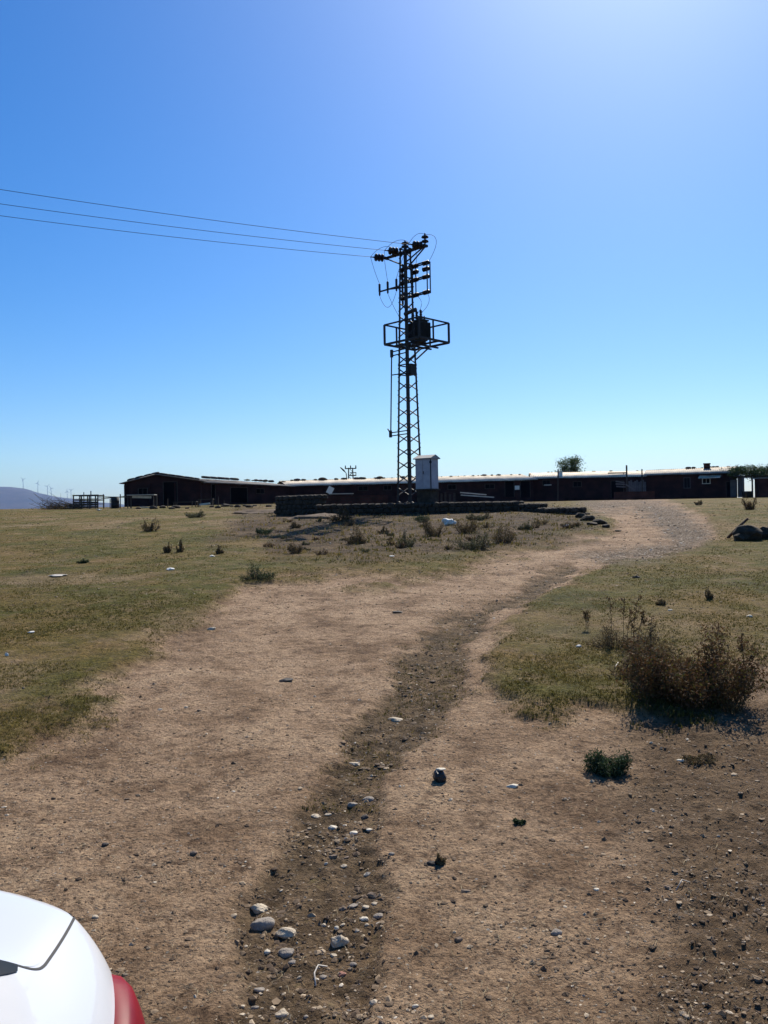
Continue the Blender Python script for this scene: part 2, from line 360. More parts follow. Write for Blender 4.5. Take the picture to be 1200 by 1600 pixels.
    hh = math_('ADD', hh, math_('MULTIPLY', dots, .25)); hh = math_('ADD', hh, math_('MULTIPLY', noise(4.2, 6, .7), 2.0))
    L(hh, bp.inputs['Height']); L(bp.outputs[0], b.inputs['Normal'])
    return m
M['ground'] = groundmat()

# ------------------------------------------------------------------ ground
ys = np.concatenate([np.linspace(-40, 1.0, 24), np.arange(1.25, 3, .02), np.geomspace(3.0, 24, 420), np.geomspace(24.3, 120, 170), np.geomspace(126, 9000, 60)])
tt = np.linspace(-1, 1, 561)
X = tt[None, :] * (0.62 * np.abs(ys)[:, None] + 1.6 + 40 * sstep(3, -40, ys)[:, None] + 0.9 * np.maximum(ys - 120, 0)[:, None]); Y = np.repeat(ys[:, None], len(tt), 1)
mk = masks(X, Y); Z = H(X, Y, mk)
n0, n1 = X.shape; idx = np.arange(n0 * n1).reshape(n0, n1)
q = np.stack([idx[:-1, :-1], idx[:-1, 1:], idx[1:, 1:], idx[1:, :-1]], -1).reshape(-1, 4)
gr = newmesh('ground', np.stack([X, Y, Z], -1).reshape(-1, 3), [q], M['ground'], smooth=True,
             attr={'mask': np.stack(mk, -1).reshape(-1, 4)})
meta(gr, kind='structure')

# far hills
def hills():
    px = np.arange(-900, 700, 6.0); prof = np.interp(px, [-900, -500, -250, -80, 0, 18, 40, 62, 92, 115, 160, 200, 300, 460, 700], [790, 770, 772, 764, 761, 760.5, 764, 770, 776.5, 780, 785, 789, 795, 800, 806])
    prof = prof + 2.2 * fbm(px / 20, px * 0, 4, 90)
    rows = []
    for k, (dd, fr) in enumerate([(6200, 0), (6600, .30), (7000, .62), (7400, .88), (7800, 1.0), (8300, .85), (9000, .3), (9400, 0)]):
        pts = []
        for a, b in zip(px, prof):
            top = P(a, b, 7800); base = -75
            x = top.x * dd / 7800; hgt = (top.z - base) * fr + (0 if fr in (0, 1.0) else 22 * float(fbm(x / 330, dd / 330, 4, 95)))
            pts.append((x, dd, base + max(hgt, 0)))
        rows.append(pts)
    V = np.array(rows); a, b = V.shape[:2]; i = np.arange(a * b).reshape(a, b)
    qq = np.stack([i[:-1, :-1], i[:-1, 1:], i[1:, 1:], i[1:, :-1]], -1).reshape(-1, 4)
    return newmesh('hills', V.reshape(-1, 3), [qq], M['hill'], smooth=True)
meta(hills(), kind='structure')

# ------------------------------------------------------------------ loose pebbles and short grass (uncountable)
def scatter_px(n, x0, x1, y0, y1):
    px = rng.uniform(x0, x1, n); py = rng.uniform(y0, y1, n); x, y = GV(px, py); ok = ~np.isnan(x); return x[ok], y[ok]
def build_pebbles():
    x, y = scatter_px(150000, -150, 1350, 800, 1750)
    x2, y2 = scatter_px(26000, -150, 1350, 784, 960); nn = len(x); x = np.concatenate([x, x2]); y = np.concatenate([y, y2]); isfar = np.arange(len(x)) >= nn
    g, gu, ru, br = masks(x, y)
    cl = sstep(-.05, .18, fbm(x * 2.2, y * 2.2, 3, 120))
    p = np.clip(.24 * (1 - g) * (0.3 + cl) + gu * (.16 + .42 * cl) + .7 * ru + .22 * br + .02, 0, 1) * (1 - .6 * sstep(9, 30, y) * (1 - ru))
    p = np.where(isfar, .10 + .10 * (1 - g) + .35 * ru + .2 * br + .15 * gu, p)
    keep = rng.uniform(size=len(x)) < p; isfar = isfar[keep]; x, y, gu, ru, g = x[keep], y[keep], gu[keep], ru[keep], g[keep]
    n = len(x); z = H(x, y)
    s = np.exp(rng.normal(-5.45, .58, n)) * (1 + .30 * gu) * (1 + .035 * y) * (1 + .45 * ru); s = np.minimum(s, .013 + .011 * gu + .0012 * y)
    s = np.where(isfar, y * rng.uniform(.0006, .0015, n), s)
    V0, F0 = ICO[1]; k = len(V0)
    sc = np.stack([s * rng.uniform(.8, 1.4, n), s * rng.uniform(.7, 1.2, n), s * rng.uniform(.4, .85, n)], 1)
    jit = 1 + .22 * rng.normal(size=(n, k, 1))
    V = V0[None] * jit * sc[:, None, :]; a = rng.uniform(0, 6.28, n); ca, sa = np.cos(a)[:, None], np.sin(a)[:, None]
    Vx = V[..., 0] * ca - V[..., 1] * sa; Vy = V[..., 0] * sa + V[..., 1] * ca
    V = np.stack([Vx + x[:, None], Vy + y[:, None], V[..., 2] + (z - s * .12)[:, None]], -1)
    Fc = (F0[None] + (np.arange(n) * k)[:, None, None]).reshape(-1, 3)
    tn = np.clip(rng.beta(1.3, 2.2, n) + .45 * ru * (rng.uniform(size=n) < .45) - .05 * g, 0, 1) ; dark = rng.uniform(size=n) < .34 * (1 - ru); tn = np.where(dark, tn * .15, tn)
    T = np.repeat(tn, k); A = np.stack([T, T, T, T * 0 + 1], 1)
    o = newmesh('pebbles', V.reshape(-1, 3), [Fc], M['pebble'], smooth=False, attr={'tint': A})
    meta(o, 'loose small pebbles and clods strewn over the dirt track and gully', 'pebbles', kind='stuff')
build_pebbles()
def build_grass():
    x, y = scatter_px(330000, -150, 1350, 786, 1260)
    g, gu, ru, br = masks(x, y); cl = sstep(-.16, .14, fbm(x * 1.6, y * 1.6, 4, 130))
    p = np.clip(g * cl * .9 * (1 - .35 * br) + .22 * gu * cl, 0, 1) * (1 - ru)
    keep = rng.uniform(size=len(x)) < p; x, y, br, gu = x[keep], y[keep], br[keep], gu[keep]; n = len(x); z = H(x, y)
    hgt = rng.uniform(.007, .021, n) * (1 + .03 * y) * (1 + 2.2 * br * (rng.uniform(size=n) < .45)); wd = hgt * rng.uniform(.25, .6, n)
    Vs = []; 
    for b in range(3):
        a = rng.uniform(0, 6.28, n); ln = rng.uniform(-.9, .9, n) * hgt; ox = rng.normal(0, .5, n) * hgt; oy = rng.normal(0, .5, n) * hgt
        dx, dy = np.cos(a), np.sin(a)
        c0 = np.stack([x + ox - dx * wd / 2, y + oy - dy * wd / 2, z - .004], 1); c1 = np.stack([x + ox + dx * wd / 2, y + oy + dy * wd / 2, z - .004], 1)
        c2 = np.stack([x + ox + ln * dy, y + oy - ln * dx, z + hgt * rng.uniform(.6, 1.1, n)], 1)
        Vs.append(np.stack([c0, c1, c2], 1))
    V = np.concatenate(Vs).reshape(-1, 3); Fc = np.arange(len(V)).reshape(-1, 3)
    tn = np.clip(.50 + 1.5 * fbm(x / 2.5, y / 2.5, 3, 140) + .22 * rng.normal(size=n) + .25 * br, 0, 1)
    T = np.repeat(np.tile(tn, 3), 3); A = np.stack([T, T, T, T * 0 + 1], 1)
    o = newmesh('short_grass', V, [Fc], M['grass'], attr={'tint': A})
    meta(o, 'short grazed dry grass covering the ground on both sides of the track', 'grass', kind='stuff')
build_grass()
def build_straw():
    x, y = scatter_px(5200, -150, 1350, 850, 1750); n = len(x); z = H(x, y) + .006; a = rng.uniform(0, 6.28, n); L_ = rng.uniform(.008, .045, n) * (1 + .04 * y); wd = .0011 * (1 + .12 * y)
    dx, dy = np.cos(a) * L_, np.sin(a) * L_; nx, ny = -np.sin(a) * wd, np.cos(a) * wd; kx = rng.normal(0, .25, n) * L_; up = rng.uniform(0, .012, n)
    A = np.stack([x - dx, y - dy, z], 1); B = np.stack([x + nx * 6 * rng.normal(size=n), y + ny * 6 * rng.normal(size=n), z + up], 1); Cc = np.stack([x + dx + kx, y + dy, z + up * .3], 1)
    N = np.stack([nx, ny, nx * 0], 1); V = np.stack([A, B - N, B + N, Cc, B + N * 0 + np.array([0, 0, .0015]) + N * 0], 1).reshape(-1, 3)
    base = (np.arange(n) * 5)[:, None]; Fc = np.concatenate([base + np.array([0, 1, 4]), base + np.array([0, 4, 2]), base + np.array([1, 3, 4]), base + np.array([4, 3, 2])])
    T = np.repeat(rng.uniform(.15, 1, n), 5); o = newmesh('dry_straw', V, [Fc], M['straw'], attr={'tint': np.stack([T, T, T, T * 0 + 1], 1)})
    meta(o, 'bits of dry straw and twig scattered over the bare ground', 'straw', kind='stuff')
M['straw'] = tintmat('dry_straw', [(.06, .04, .022), (.20, .145, .08), (.46, .37, .22)], .9)
build_straw()

# ------------------------------------------------------------------ single stones
STM = {'pale': mat('pale_stone', (.36, .29, .205), (.50, .42, .31), .85, 18, .5), 'white': mat('white_stone', (.50, .44, .34), (.66, .59, .47), .8, 18, .4),
       'grey': mat('grey_stone', (.18, .15, .12), (.31, .265, .22), .85, 16, .5), 'beige': mat('beige_stone', (.38, .30, .21), (.50, .42, .31), .85, 16, .5),
       'brown': mat('brown_stone', (.13, .09, .065), (.21, .155, .11), .9, 16, .5), 'dark': mat('dark_stone', (.035, .03, .028), (.07, .058, .05), .85, 16, .6),
       'red': mat('reddish_stone', (.33, .15, .10), (.42, .21, .15), .85, 16, .5)}
SG = 'stones lying in the gully'; SO = 'stones scattered on bare dirt'; SW = 'stones in the grass'
stones = [
 (404,1410,36,.55,'pale','flat pale stone leaning on the grey rounded stone at the left edge of the gully',SG),
 (408,1434,42,.55,'grey','large rounded grey stone beneath the flat pale one at the gully edge',SG),
 (448,1449,42,.45,'pale','long knobbly pale stone just right of the large rounded grey stone',SG),
 (528,1462,34,.75,'beige','angular beige block, largest stone in the middle of the gully',SG),
 (448,1479,28,.6,'grey','rounded grey stone below the long knobbly pale stone',SG),
 (417,1473,12,.7,'white','small white pebble left of the rounded grey stone',SG),
 (458,1492,18,.35,'grey','thin flat grey stone under the rounded grey stone',SG),
 (535,1507,16,.7,'red','reddish stone, like broken brick, in the lower gully',SG),
 (404,1539,19,.45,'grey','flat grey stone low at the left side of the gully',SG),
 (440,1570,27,.6,'beige','blocky beige stone at the bottom of the gully near the photo edge',SG),
 (551,1251,18,.55,'grey','rounded grey stone, left one of the pair at the top of the stones',SG),
 (575,1243,21,.5,'grey','long grey stone, right one of the pair at the top of the stones',SG),
 (493,1266,18,.4,'beige','low beige stone on the left bank of the upper gully',SG),
 (512,1264,13,.4,'beige',None,SG),
 (519,1283,19,.7,'white','bright white rounded stone in the upper gully',SG),
 (553,1291,18,.4,'white','flat white stone right of the bright white rounded one',SG),
 (577,1288,12,.5,'white','small white stone at the right side of the upper gully',SG),
 (570,1270,15,.6,'dark','dark stone below the pair of grey stones in the upper gully',SG),
 (531,1312,13,.5,'brown',None,SG),(519,1330,17,.5,'brown',None,SG),(541,1328,11,.5,'brown',None,SG),
 (509,1338,8,.7,'white',None,SG),(611,1334,12,.6,'grey',None,SG),(537,1341,14,.4,'pale',None,SG),
 (674,1348,17,.6,'dark','dark bluish stone on bare dirt right of the gully',SO),
 (580,1387,21,.7,'brown','round brown stone above the cluster of pale stones in the gully',SG),
 (551,1402,18,.6,'grey',None,SG),(535,1408,15,.6,'brown',None,SG),(572,1406,14,.5,'pale',None,SG),(585,1401,11,.6,'pale',None,SG),
 (591,1417,19,.6,'grey','grey stone at the right end of the pale stone cluster',SG),(569,1424,17,.5,'white','pale flat stone in the middle of the pale stone cluster',SG),
 (573,1431,9,.7,'pale',None,SG),(505,1430,10,.9,'pale',None,SG),(525,1436,10,.9,'white',None,SG),(535,1431,10,.7,'pale',None,SG),(558,1438,11,.6,'pale',None,SG),
 (521,1477,14,.5,'pale',None,SG),(551,1493,15,.5,'grey',None,SG),(467,1514,9,.7,'pale',None,SG),(505,1513,15,.6,'grey',None,SG),
 (397,1560,15,.5,'grey',None,SG),(378,1568,10,.7,'pale',None,SG),(477,1577,10,.7,'grey',None,SG),(596,1598,12,.6,'brown',None,SG),
 (649,1574,13,.6,'white','white stone on the right edge of the lowest gully',SG),(674,1590,13,.6,'pale','pale stone at the very bottom right of the gully',SG),
 (801,1231,20,.35,'white','flat white stone scrap right of the black lump on bare dirt',SO),
 (717,1463,17,.6,'brown','brown stone on bare dirt, left one of the two in the lower right',SO),
 (870,1456,20,.6,'grey','smooth grey brown stone standing alone on the lower right dirt',SO),
 (728,1390,18,.35,'brown','low flat brown stone in front of a dry tuft right of the gully',SO),
 (933,1389,12,.4,'white','small white chip on the open dirt at the lower right',SO),
 (1044,1390,13,.6,'brown','small brown stone with a pale top near the dry stalk at right',SO),
 (1066,1194,15,.35,'white','white chip beside the flattened weed right of the green bush',SO),
 (554,1190,22,.35,'beige','flat beige stone where the gully narrows',SG),
 (618,1116,28,.35,'pale','long flat pale stone half buried at the bend of the gully',SG),
 (302,1335,15,.6,'brown','brown stone lying alone on the middle of the track',SO),
 (163,1324,13,.6,'dark','dark clod on the track above the white car',SO),
 (148,1436,13,.5,'beige','beige stone on the dirt beside the car boot',SO),
 (330,985,16,.4,'pale','pale flat stone at the left edge of the track',SO),
 (250,1110,8,.6,'white',None,SO),(311,1112,9,.6,'brown',None,SO),(290,1106,8,.5,'pale',None,SO),
 (995,909,14,.5,'dark','dark block in the grass right of the track bend',SW),
 (1048,961,9,.5,'white','small white stone in the grass above the red bush',SW),
 (1172,973,10,.6,'white','white stone in the grass near the right edge',SW),
 (446,1066,26,.3,'dark','dark flat dung clod in the middle of the track',SO),
 (622,958,22,.25,'dark','dark scrap lying across the upper track',SO),
]
for i, (px, py, wpx, hr, kd, lab, grp) in enumerate(stones):
    p = G(px, py); wd = wpx * p.y / F / 2
    V = rockverts(3 if wpx > 16 else 2, wd, wd * random.uniform(.6, .85), wd * hr * .9, 100 + i, 13 if kd != 'grey' else 7, .12 if kd != 'grey' else .07)
    o = newmesh('stone', V, [ICO[3 if wpx > 16 else 2][1]], STM[kd], smooth=kd in ('grey', 'white')); o.location = (p.x, p.y + wd * .5, p.z + wd * hr * .22); o.rotation_euler = (random.uniform(-.15, .15), random.uniform(-.15, .15), random.uniform(-.5, .5))
    if lab is None: lab = 'small %s stone among the others %s' % ({'pale': 'pale', 'white': 'white', 'grey': 'grey', 'brown': 'brown', 'beige': 'beige'}[kd], 'in the gully' if grp == SG else 'at the left of the track')
    meta(o, lab, 'stone', grp)
# black lump with pale top
p = G(687, 1222); t = thing('stone', 'shiny black lump with a white flaked top on bare dirt right of the gully', 'stone', p)
newmesh('lump', rockverts(3, .062, .055, .055, 901, 12, .12) + np.array([0, 0, .035]), [ICO[3][1]], mat('glossy_black_stone', (.012, .012, .014), (.03, .028, .028), .3, 20, .5), t)
newmesh('flake', rockverts(2, .04, .03, .010, 902, 6, .1) + np.array([.01, 0, .088]), [ICO[2][1]], STM['white'], t)

# ------------------------------------------------------------------ litter
def crumple(name, px, py, wpx, hpx, label, seed, m='white', sub=3):
    p = G(px, py); wd = wpx * p.y / F / 2; hh = hpx * p.y / F / 2
    V = rockverts(sub, wd, wd * .7, hh, seed, 16, .35); V[:, 2] += hh * .7
    o = newmesh(name, V, [ICO[sub][1]], M[m]); o.location = p; return meta(o, label, 'litter')
crumple('plastic_bag', 702, 824, 22, 13, 'large crumpled white plastic bag among weeds before the stone wall', 1)
crumple('paper_scrap', 50, 998, 12, 4, 'white scrap in the grass at the far left edge', 2)
crumple('paper_scrap', 11, 1033, 6, 6, 'tiny white scrap, lowest one at the left edge', 3)
crumple('paper_scrap', 266, 898, 12, 5, 'white scrap in the left field beside the dark green weed', 4)
crumple('plastic_bag', 951, 781, 10, 12, 'white sack leaning at the foot of the long shed', 5)
crumple('paper_scrap', 885, 826, 9, 4, 'small white scrap by the rubble bank', 6)
crumple('paper_scrap', 331, 875, 8, 3, 'pale scrap near the small brown weeds in the left field', 7)
crumple('paper_scrap', 612, 876, 8, 3, 'pale scrap in the weeds left of the upper track', 8)
crumple('paper_scrap', 905, 1022, 9, 5, 'white scrap in the grass left of the big red bush', 9)
crumple('paper_scrap', 155, 798, 8, 3, 'white scrap on the crest in front of the drum', 10)
crumple('cardboard_sheet', 88, 905, 30, 4, 'flattened grey board lying in the left field', 11, 'woodpale')

# ------------------------------------------------------------------ shrubs
def leaves(n, fn, size, r, up=.0):
    c = fn(n, r); a = r.normal(size=(n, 3)); a[:, 2] += up; a /= np.linalg.norm(a, axis=1)[:, None]
    b = np.cross(a, r.normal(size=(n, 3))); b /= np.linalg.norm(b, axis=1)[:, None]
    s = size * r.uniform(.5, 1.4, n)[:, None]
    V = np.stack([c - a * s, c + b * s * .38, c + a * s, c - b * s * .38], 1).reshape(-1, 3)
    return V, np.arange(4 * n).reshape(-1, 4), n
def leafobj(name, V, Fc, n, m, parent, r, kink=None):
    tn = np.clip(r.beta(2, 2, n) if kink is None else kink, 0, 1); T = np.repeat(tn, 4)
    return newmesh(name, V, [Fc], m, parent, attr={'tint': np.stack([T, T, T, T * 0 + 1], 1)})
def shrub(px, py, wpx, hpx, kind, label, seed, dens=1.0, name='dry_weed'):
    r = np.random.default_rng(seed); p = G(px, py); W = wpx * p.y / F / 2; Hh = hpx * p.y / F
    t = thing(name, label, 'weed' if wpx < 150 else 'bush', p)
    ns = int(min(90, 16 + wpx * .5)); mb = MB(); tips = []
    for k in range(ns):
        a = r.uniform(0, 6.28); q_ = math.sqrt(r.uniform(0, 1)); ex, ey = math.cos(a) * W * q_, math.sin(a) * W * .75 * q_
        top = Hh * (1 - .45 * q_ * q_) * r.uniform(.4, 1.1) * (.8 + .35 * math.sin(ex / W * 4.1 + seed))
        pts = [(ex * .5, ey * .5, -.02), (ex * .72 + r.normal() * W * .06, ey * .72, top * .35), (ex * .92 + r.normal() * W * .08, ey * .92, top * .7), (ex, ey, top)]
        rr = max(.0022, .0003 * p.y)
        mb.tube(pts, rr, 4, rr * .5); tips.append(pts)
    mb.build('stems', M['stem'], t)
    def fn(n, r):
        k = r.integers(0, ns, n); s = r.beta(1.25, 1.05, n) * 2.99; i = s.astype(int); f = (s - i)[:, None]; T = np.array(tips)
        return T[k, i] * (1 - f) + T[k, i + 1] * f + r.normal(size=(n, 3)) * np.array([W, W, Hh]) * .075 * (1.3 if kind == 'green' else 1)
    n = int((900 + wpx * hpx * .75) * dens); n = min(n, 26000)
    size = max(.012, .0010 * p.y) * (1.5 if wpx > 120 else 1.0 if wpx > 60 else .9)
    V, Fc, n = leaves(n, fn, size, r, .5)
    leafobj('foliage', V, Fc, n, M['weed' + kind], t, r)
    return t
SH = [
 (234, 833, 32, 26, 'brown', 'round dry brown weed standing alone high in the left field'),
 (262, 870, 14, 20, 'brown', 'thin dry weed, left of the pair in the upper left field'),
 (282, 869, 14, 20, 'brown', 'thin dry weed, right of the pair in the upper left field'),
 (343, 871, 14, 14, 'brown', 'small brown tuft right of the pair of thin weeds'),
 (404, 911, 60, 24, 'green', 'wide low dark green weed at the left edge of the bare track'),
 (461, 868, 28, 26, 'brown', 'compact brown weed above the dark green weed'),
 (413, 836, 30, 13, 'green', 'low dark weed in the brown strip near the barn'),
 (304, 810, 34, 13, 'grey', 'low grey weed before the junk in front of the barn'),
 (530, 818, 42, 22, 'red', 'reddish weed on the earth mound before the low brick wall'),
 (556, 853, 40, 28, 'brown', 'loose dark brown weed in the middle of the brown strip'),
 (600, 836, 20, 14, 'brown', 'small brown weed between the mound and the white bag'),
 (636, 858, 34, 24, 'grey', 'grey green weed below and left of the white bag'),
 (678, 842, 40, 34, 'brown', 'tall brown weed just below and left of the white bag'),
 (728, 836, 46, 28, 'brown', 'bushy weed right of the white bag under the wall'),
 (742, 862, 64, 32, 'grey', 'widest grey green weed at the edge of the upper track'),
 (786, 852, 46, 34, 'brown', 'dark brown weed right of the widest grey green weed'),
 (822, 832, 26, 14, 'grey', 'small weed below the right end of the stone wall'),
 (660, 815, 24, 10, 'green', 'dark green tuft at the foot of the stone wall'),
 (745, 815, 40, 12, 'grey', 'low weed along the foot of the stone wall right of the pylon'),
 (1172, 798, 26, 28, 'red', 'rust red shrub below the vine pergola'),
 (1092, 790, 14, 8, 'brown', 'tiny weed at the foot of the brick house'),
 (865, 780, 14, 10, 'brown', 'tiny dry weed before the middle of the long shed'),
 (1034, 952, 18, 12, 'brown', 'small red brown tuft in the grass above the big bush'),
 (1108, 945, 14, 22, 'brown', 'thin upright dry stalk in the right hand grass'),
 (690, 1345, 20, 14, 'brown', 'small dry tuft on bare dirt right of the gully'),
 (812, 1286, 18, 9, 'green', 'tiny dark green tuft on the bare dirt'),
 (1092, 1192, 56, 14, 'brown', 'flattened dry weed right of the dark green bush'),
 (130, 884, 20, 7, 'green', 'low dark tuft at the left of the field'),
]
for i, s in enumerate(SH): shrub(*s, 300 + i, .8 if s[2] < 40 else 1)
shrub(948, 1206, 76, 42, 'green', 'dense dark green bush growing alone on the bare dirt', 350, 1.6, 'green_weed')
shrub(1080, 1104, 214, 116, 'red', 'largest bush, loose and rusty red, right of the gully', 351, 1.1, 'dry_bush')
shrub(1015, 1066, 124, 78, 'brown', 'brown bush half merged with the left side of the largest bush', 353, .8, 'dry_bush')
shrub(962, 1022, 96, 34, 'brown', 'low sprawling brown weeds at the foot of the tall sparse stalks', 354, .8, 'dry_bush')
shrub(1010, 1090, 70, 34, 'grey', 'low grey green weed in front of the left side of the largest bush', 355, .6)
shrub(1135, 1112, 80, 60, 'brown', 'brown bush merged with the right end of the largest bush', 356, .55, 'dry_bush')
_r = np.random.default_rng(44); _k = 0
while _k < 34:
    px, py = _r.uniform(400, 900), _r.uniform(812, 872)
    if sdf(BROWN, np.array([px]), np.array([py]))[0] < 4: continue
    wv = _r.uniform(10, 26); t_ = shrub(px, py, wv, wv * _r.uniform(.35, .6), ['brown', 'grey', 'red', 'brown'][_k % 4], 'low dry tuft in the brown strip between the stone wall and the track', 600 + _k, .25); t_['group'] = 'low tufts before the stone wall'; _k += 1
# tall sparse dock stalks
def stalks(px, py, wpx, hpx, n, label, seed):
    r = np.random.default_rng(seed); p = G(px, py); W = wpx * p.y / F / 2; Hh = hpx * p.y / F
    t = thing('dock_stalks', label, 'weed', p); mb = MB(); pts_ = []
    for k in range(n):
        ex = r.uniform(-1, 1) * W; ey = r.uniform(-.4, .4) * W; top = Hh * r.uniform(.55, 1)
        main = [(ex * .7, ey, 0), (ex * .8, ey, top * .5), (ex, ey, top)]; mb.tube(main, .004, 4, .002)
        for j in range(5):
            f = r.uniform(.45, .95); a = r.uniform(0, 6.28); L_ = top * .28 * (1.2 - f)
            q0 = Vector((ex * (.75 + .25 * f), ey, top * f)); q1 = q0 + Vector((math.cos(a) * L_, math.sin(a) * L_, L_ * .9)); mb.tube([q0, q1], .0025, 3, .0015); pts_.append((q0, q1))
        pts_.append((Vector(main[1]), Vector(main[2])))
    mb.build('stems', M['stem'], t); A = np.array([[list(a), list(b)] for a, b in pts_])
    def fn(m, r):
        k = r.integers(0, len(A), m); f = r.uniform(.1, 1, m)[:, None]; return A[k, 0] * (1 - f) + A[k, 1] * f + r.normal(size=(m, 3)) * .012
    V, Fc, m = leaves(150 * n, fn, .013, r, .3); leafobj('seed_heads', V, Fc, m, M['weedred'], t, r)
stalks(966, 1022, 90, 84, 7, 'tall sparse red stalks left of the largest bush', 360)
stalks(918, 992, 22, 42, 2, 'two thin dry stalks at the far left of the red bushes', 361)
stalks(1170, 1040, 30, 60, 2, 'thin red stalks rising at the right end of the largest bush', 362)
# bare stems on dirt
def stick(pts, label, r_=.004, m='woodpale'):
    W_ = [G(*a) for a in pts]; o = Vector(W_[0]); mb = MB(); mb.tube([q - o + Vector((0, 0, r_ * 2 + (.02 if 0 < i < len(W_) - 1 else 0))) for i, q in enumerate(W_)], r_, 5)
    ob = mb.build('dry_stalk', M[m], None, True); ob.location = o; meta(ob, label, 'stalk')
stick([(493, 1524), (491, 1508), (497, 1497), (511, 1493)], 'curved pale dry stalk lying among the gully stones')
stick([(1056, 1392), (1066, 1385), (1078, 1378)], 'forked pale dry stalk by the small brown stone at right', .003)
stick([(960, 1058), (966, 1050)], 'short pale stick in the grass beside the red bush', .005)

# ------------------------------------------------------------------ sheds
def corr(mb, a0, a1, b0, b1, pitch=.19, amp=.03, rows=3, ragged=0, r=None):
    """corrugated sheet between lower edge a0-a1 and upper edge b0-b1"""
    a0, a1, b0, b1 = map(Vector, (a0, a1, b0, b1)); L = (a1 - a0).length; n = max(8, int(L / pitch) * 6)
    nrm = (a1 - a0).cross(b0 - a0).normalized(); V = []
    for j in range(rows):
        f = j / (rows - 1)
        for i in range(n + 1):
            u = i / n; lo = a0.lerp(a1, u); hi = b0.lerp(b1, u)
            g_ = f
            if ragged and j == 0: g_ = -ragged * (_hash(np.int64(int(u * L / .9)), np.int64(3), 5))
            V.append(lo.lerp(hi, g_) + nrm * amp * math.sin(u * L / pitch * 2 * math.pi) + nrm * .03 * float(vnoise(u * L / 1.1, f * 3, 7)))
    m = n + 1; i = np.arange(rows * m).reshape(rows, m)
    mb.add(np.array([v[:] for v in V]), np.stack([i[:-1, :-1], i[:-1, 1:], i[1:, 1:], i[1:, :-1]], -1).reshape(-1, 4))
    return mb
def shed(A, B, ea, eb, ra, rb, depth, label, wm, rm, run=3.2, name='shed', over=.45):
    """A,B: ground points of the front wall; ea/eb eave z, ra/rb ridge z, local frame at A, x along A->B"""
    A = Vector(A); B = Vector(B); d = (B - A); d.z = 0; L = d.length; rz = math.atan2(d.y, d.x)
    zb = min(gz(A.x, A.y), gz(B.x, B.y)) - .3; t = thing(name, label, 'building', (A.x, A.y, zb), rz)
    ea, eb, ra, rb = ea - zb, eb - zb, ra - zb, rb - zb
    V = [(0, 0, 0), (L, 0, 0), (L, 0, eb - .06), (0, 0, ea - .06), (0, depth, 0), (L, depth, 0), (L, depth, eb - .06), (0, depth, ea - .06), (0, run, ra - .08), (L, run, rb - .08)]
    mb = MB(); mb.add(V, np.array([(0, 1, 2, 3), (5, 4, 7, 6)])); mb.f.setdefault(5, []).append(np.array([(0, 3, 8, 7, 4), (1, 5, 6, 9, 2)]))
    wall = mb.build('wall', M[wm], t)
    e = -over; sa = (ra - ea) / run; r_ = MB()
    corr(r_, (-.3, e, ea + sa * e), (L + .3, e, eb + sa * e), (-.3, run, ra), (L + .3, run, rb), ragged=.03)
    corr(r_, (L + .3, depth + .4, eb - .1), (-.3, depth + .4, ea - .1), (L + .3, run, rb), (-.3, run, ra))
    ro = r_.build('roof', M[rm], t, True)
    so = ro.modifiers.new('thickness', 'SOLIDIFY'); so.thickness = .02; so.offset = -1
    mb = MB()
    k = int(L / 1.3)
    for i in range(k + 1):
        x = L * i / k; z = ea + (eb - ea) * i / k; mb.bar((x, e + .06, z + sa * (e + .06) - .085), (x, run, z + sa * run - .085), .05, .08)
    mb.build('rafters', M['wood'], t)
    return t, L, ea, eb
def opening(t, x0, x1, z0, z1, kind='window', frame='wood', bars=True):
    mb = MB(); mb.box(((x0 + x1) / 2, -.012, (z0 + z1) / 2), (x1 - x0, .02, z1 - z0)); w_ = mb.build(kind, M['dark'], t)
    f = MB(); b = .06
    f.box(((x0 + x1) / 2, -.03, z1 + b / 2), (x1 - x0 + 2 * b, .05, b)); f.box((x0 - b / 2, -.03, (z0 + z1) / 2), (b, .045, z1 - z0)); f.box((x1 + b / 2, -.03, (z0 + z1) / 2), (b, .045, z1 - z0))
    if kind == 'window':
        f.box(((x0 + x1) / 2, -.04, z0 - b / 2), (x1 - x0 + 3 * b, .09, b))
        if bars: f.box(((x0 + x1) / 2, -.035, (z0 + z1) / 2), (.035, .03, z1 - z0))
    f.build('frame', M[frame], w_); return w_
def onwall(px, py, A, B):
    """local x and world z where pixel ray meets the vertical plane through A,B"""
    dx, dz = rays(px, py); dx, dz = float(dx), float(dz); A = Vector(A); B = Vector(B); d = B - A
    # A + s d = (dx*y, y)
    s = (dx * A.y - A.x) / (d.x - dx * d.y); y = A.y + s * d.y
    return s * math.hypot(d.x, d.y), CAMZ + dz * y
def gp(px, d):   # ground point under image column px at depth d
    q_ = P(px, 790, d); return Vector((q_.x, d, gz(q_.x, d)))
def zat(px, py, d): return P(px, py, d).z
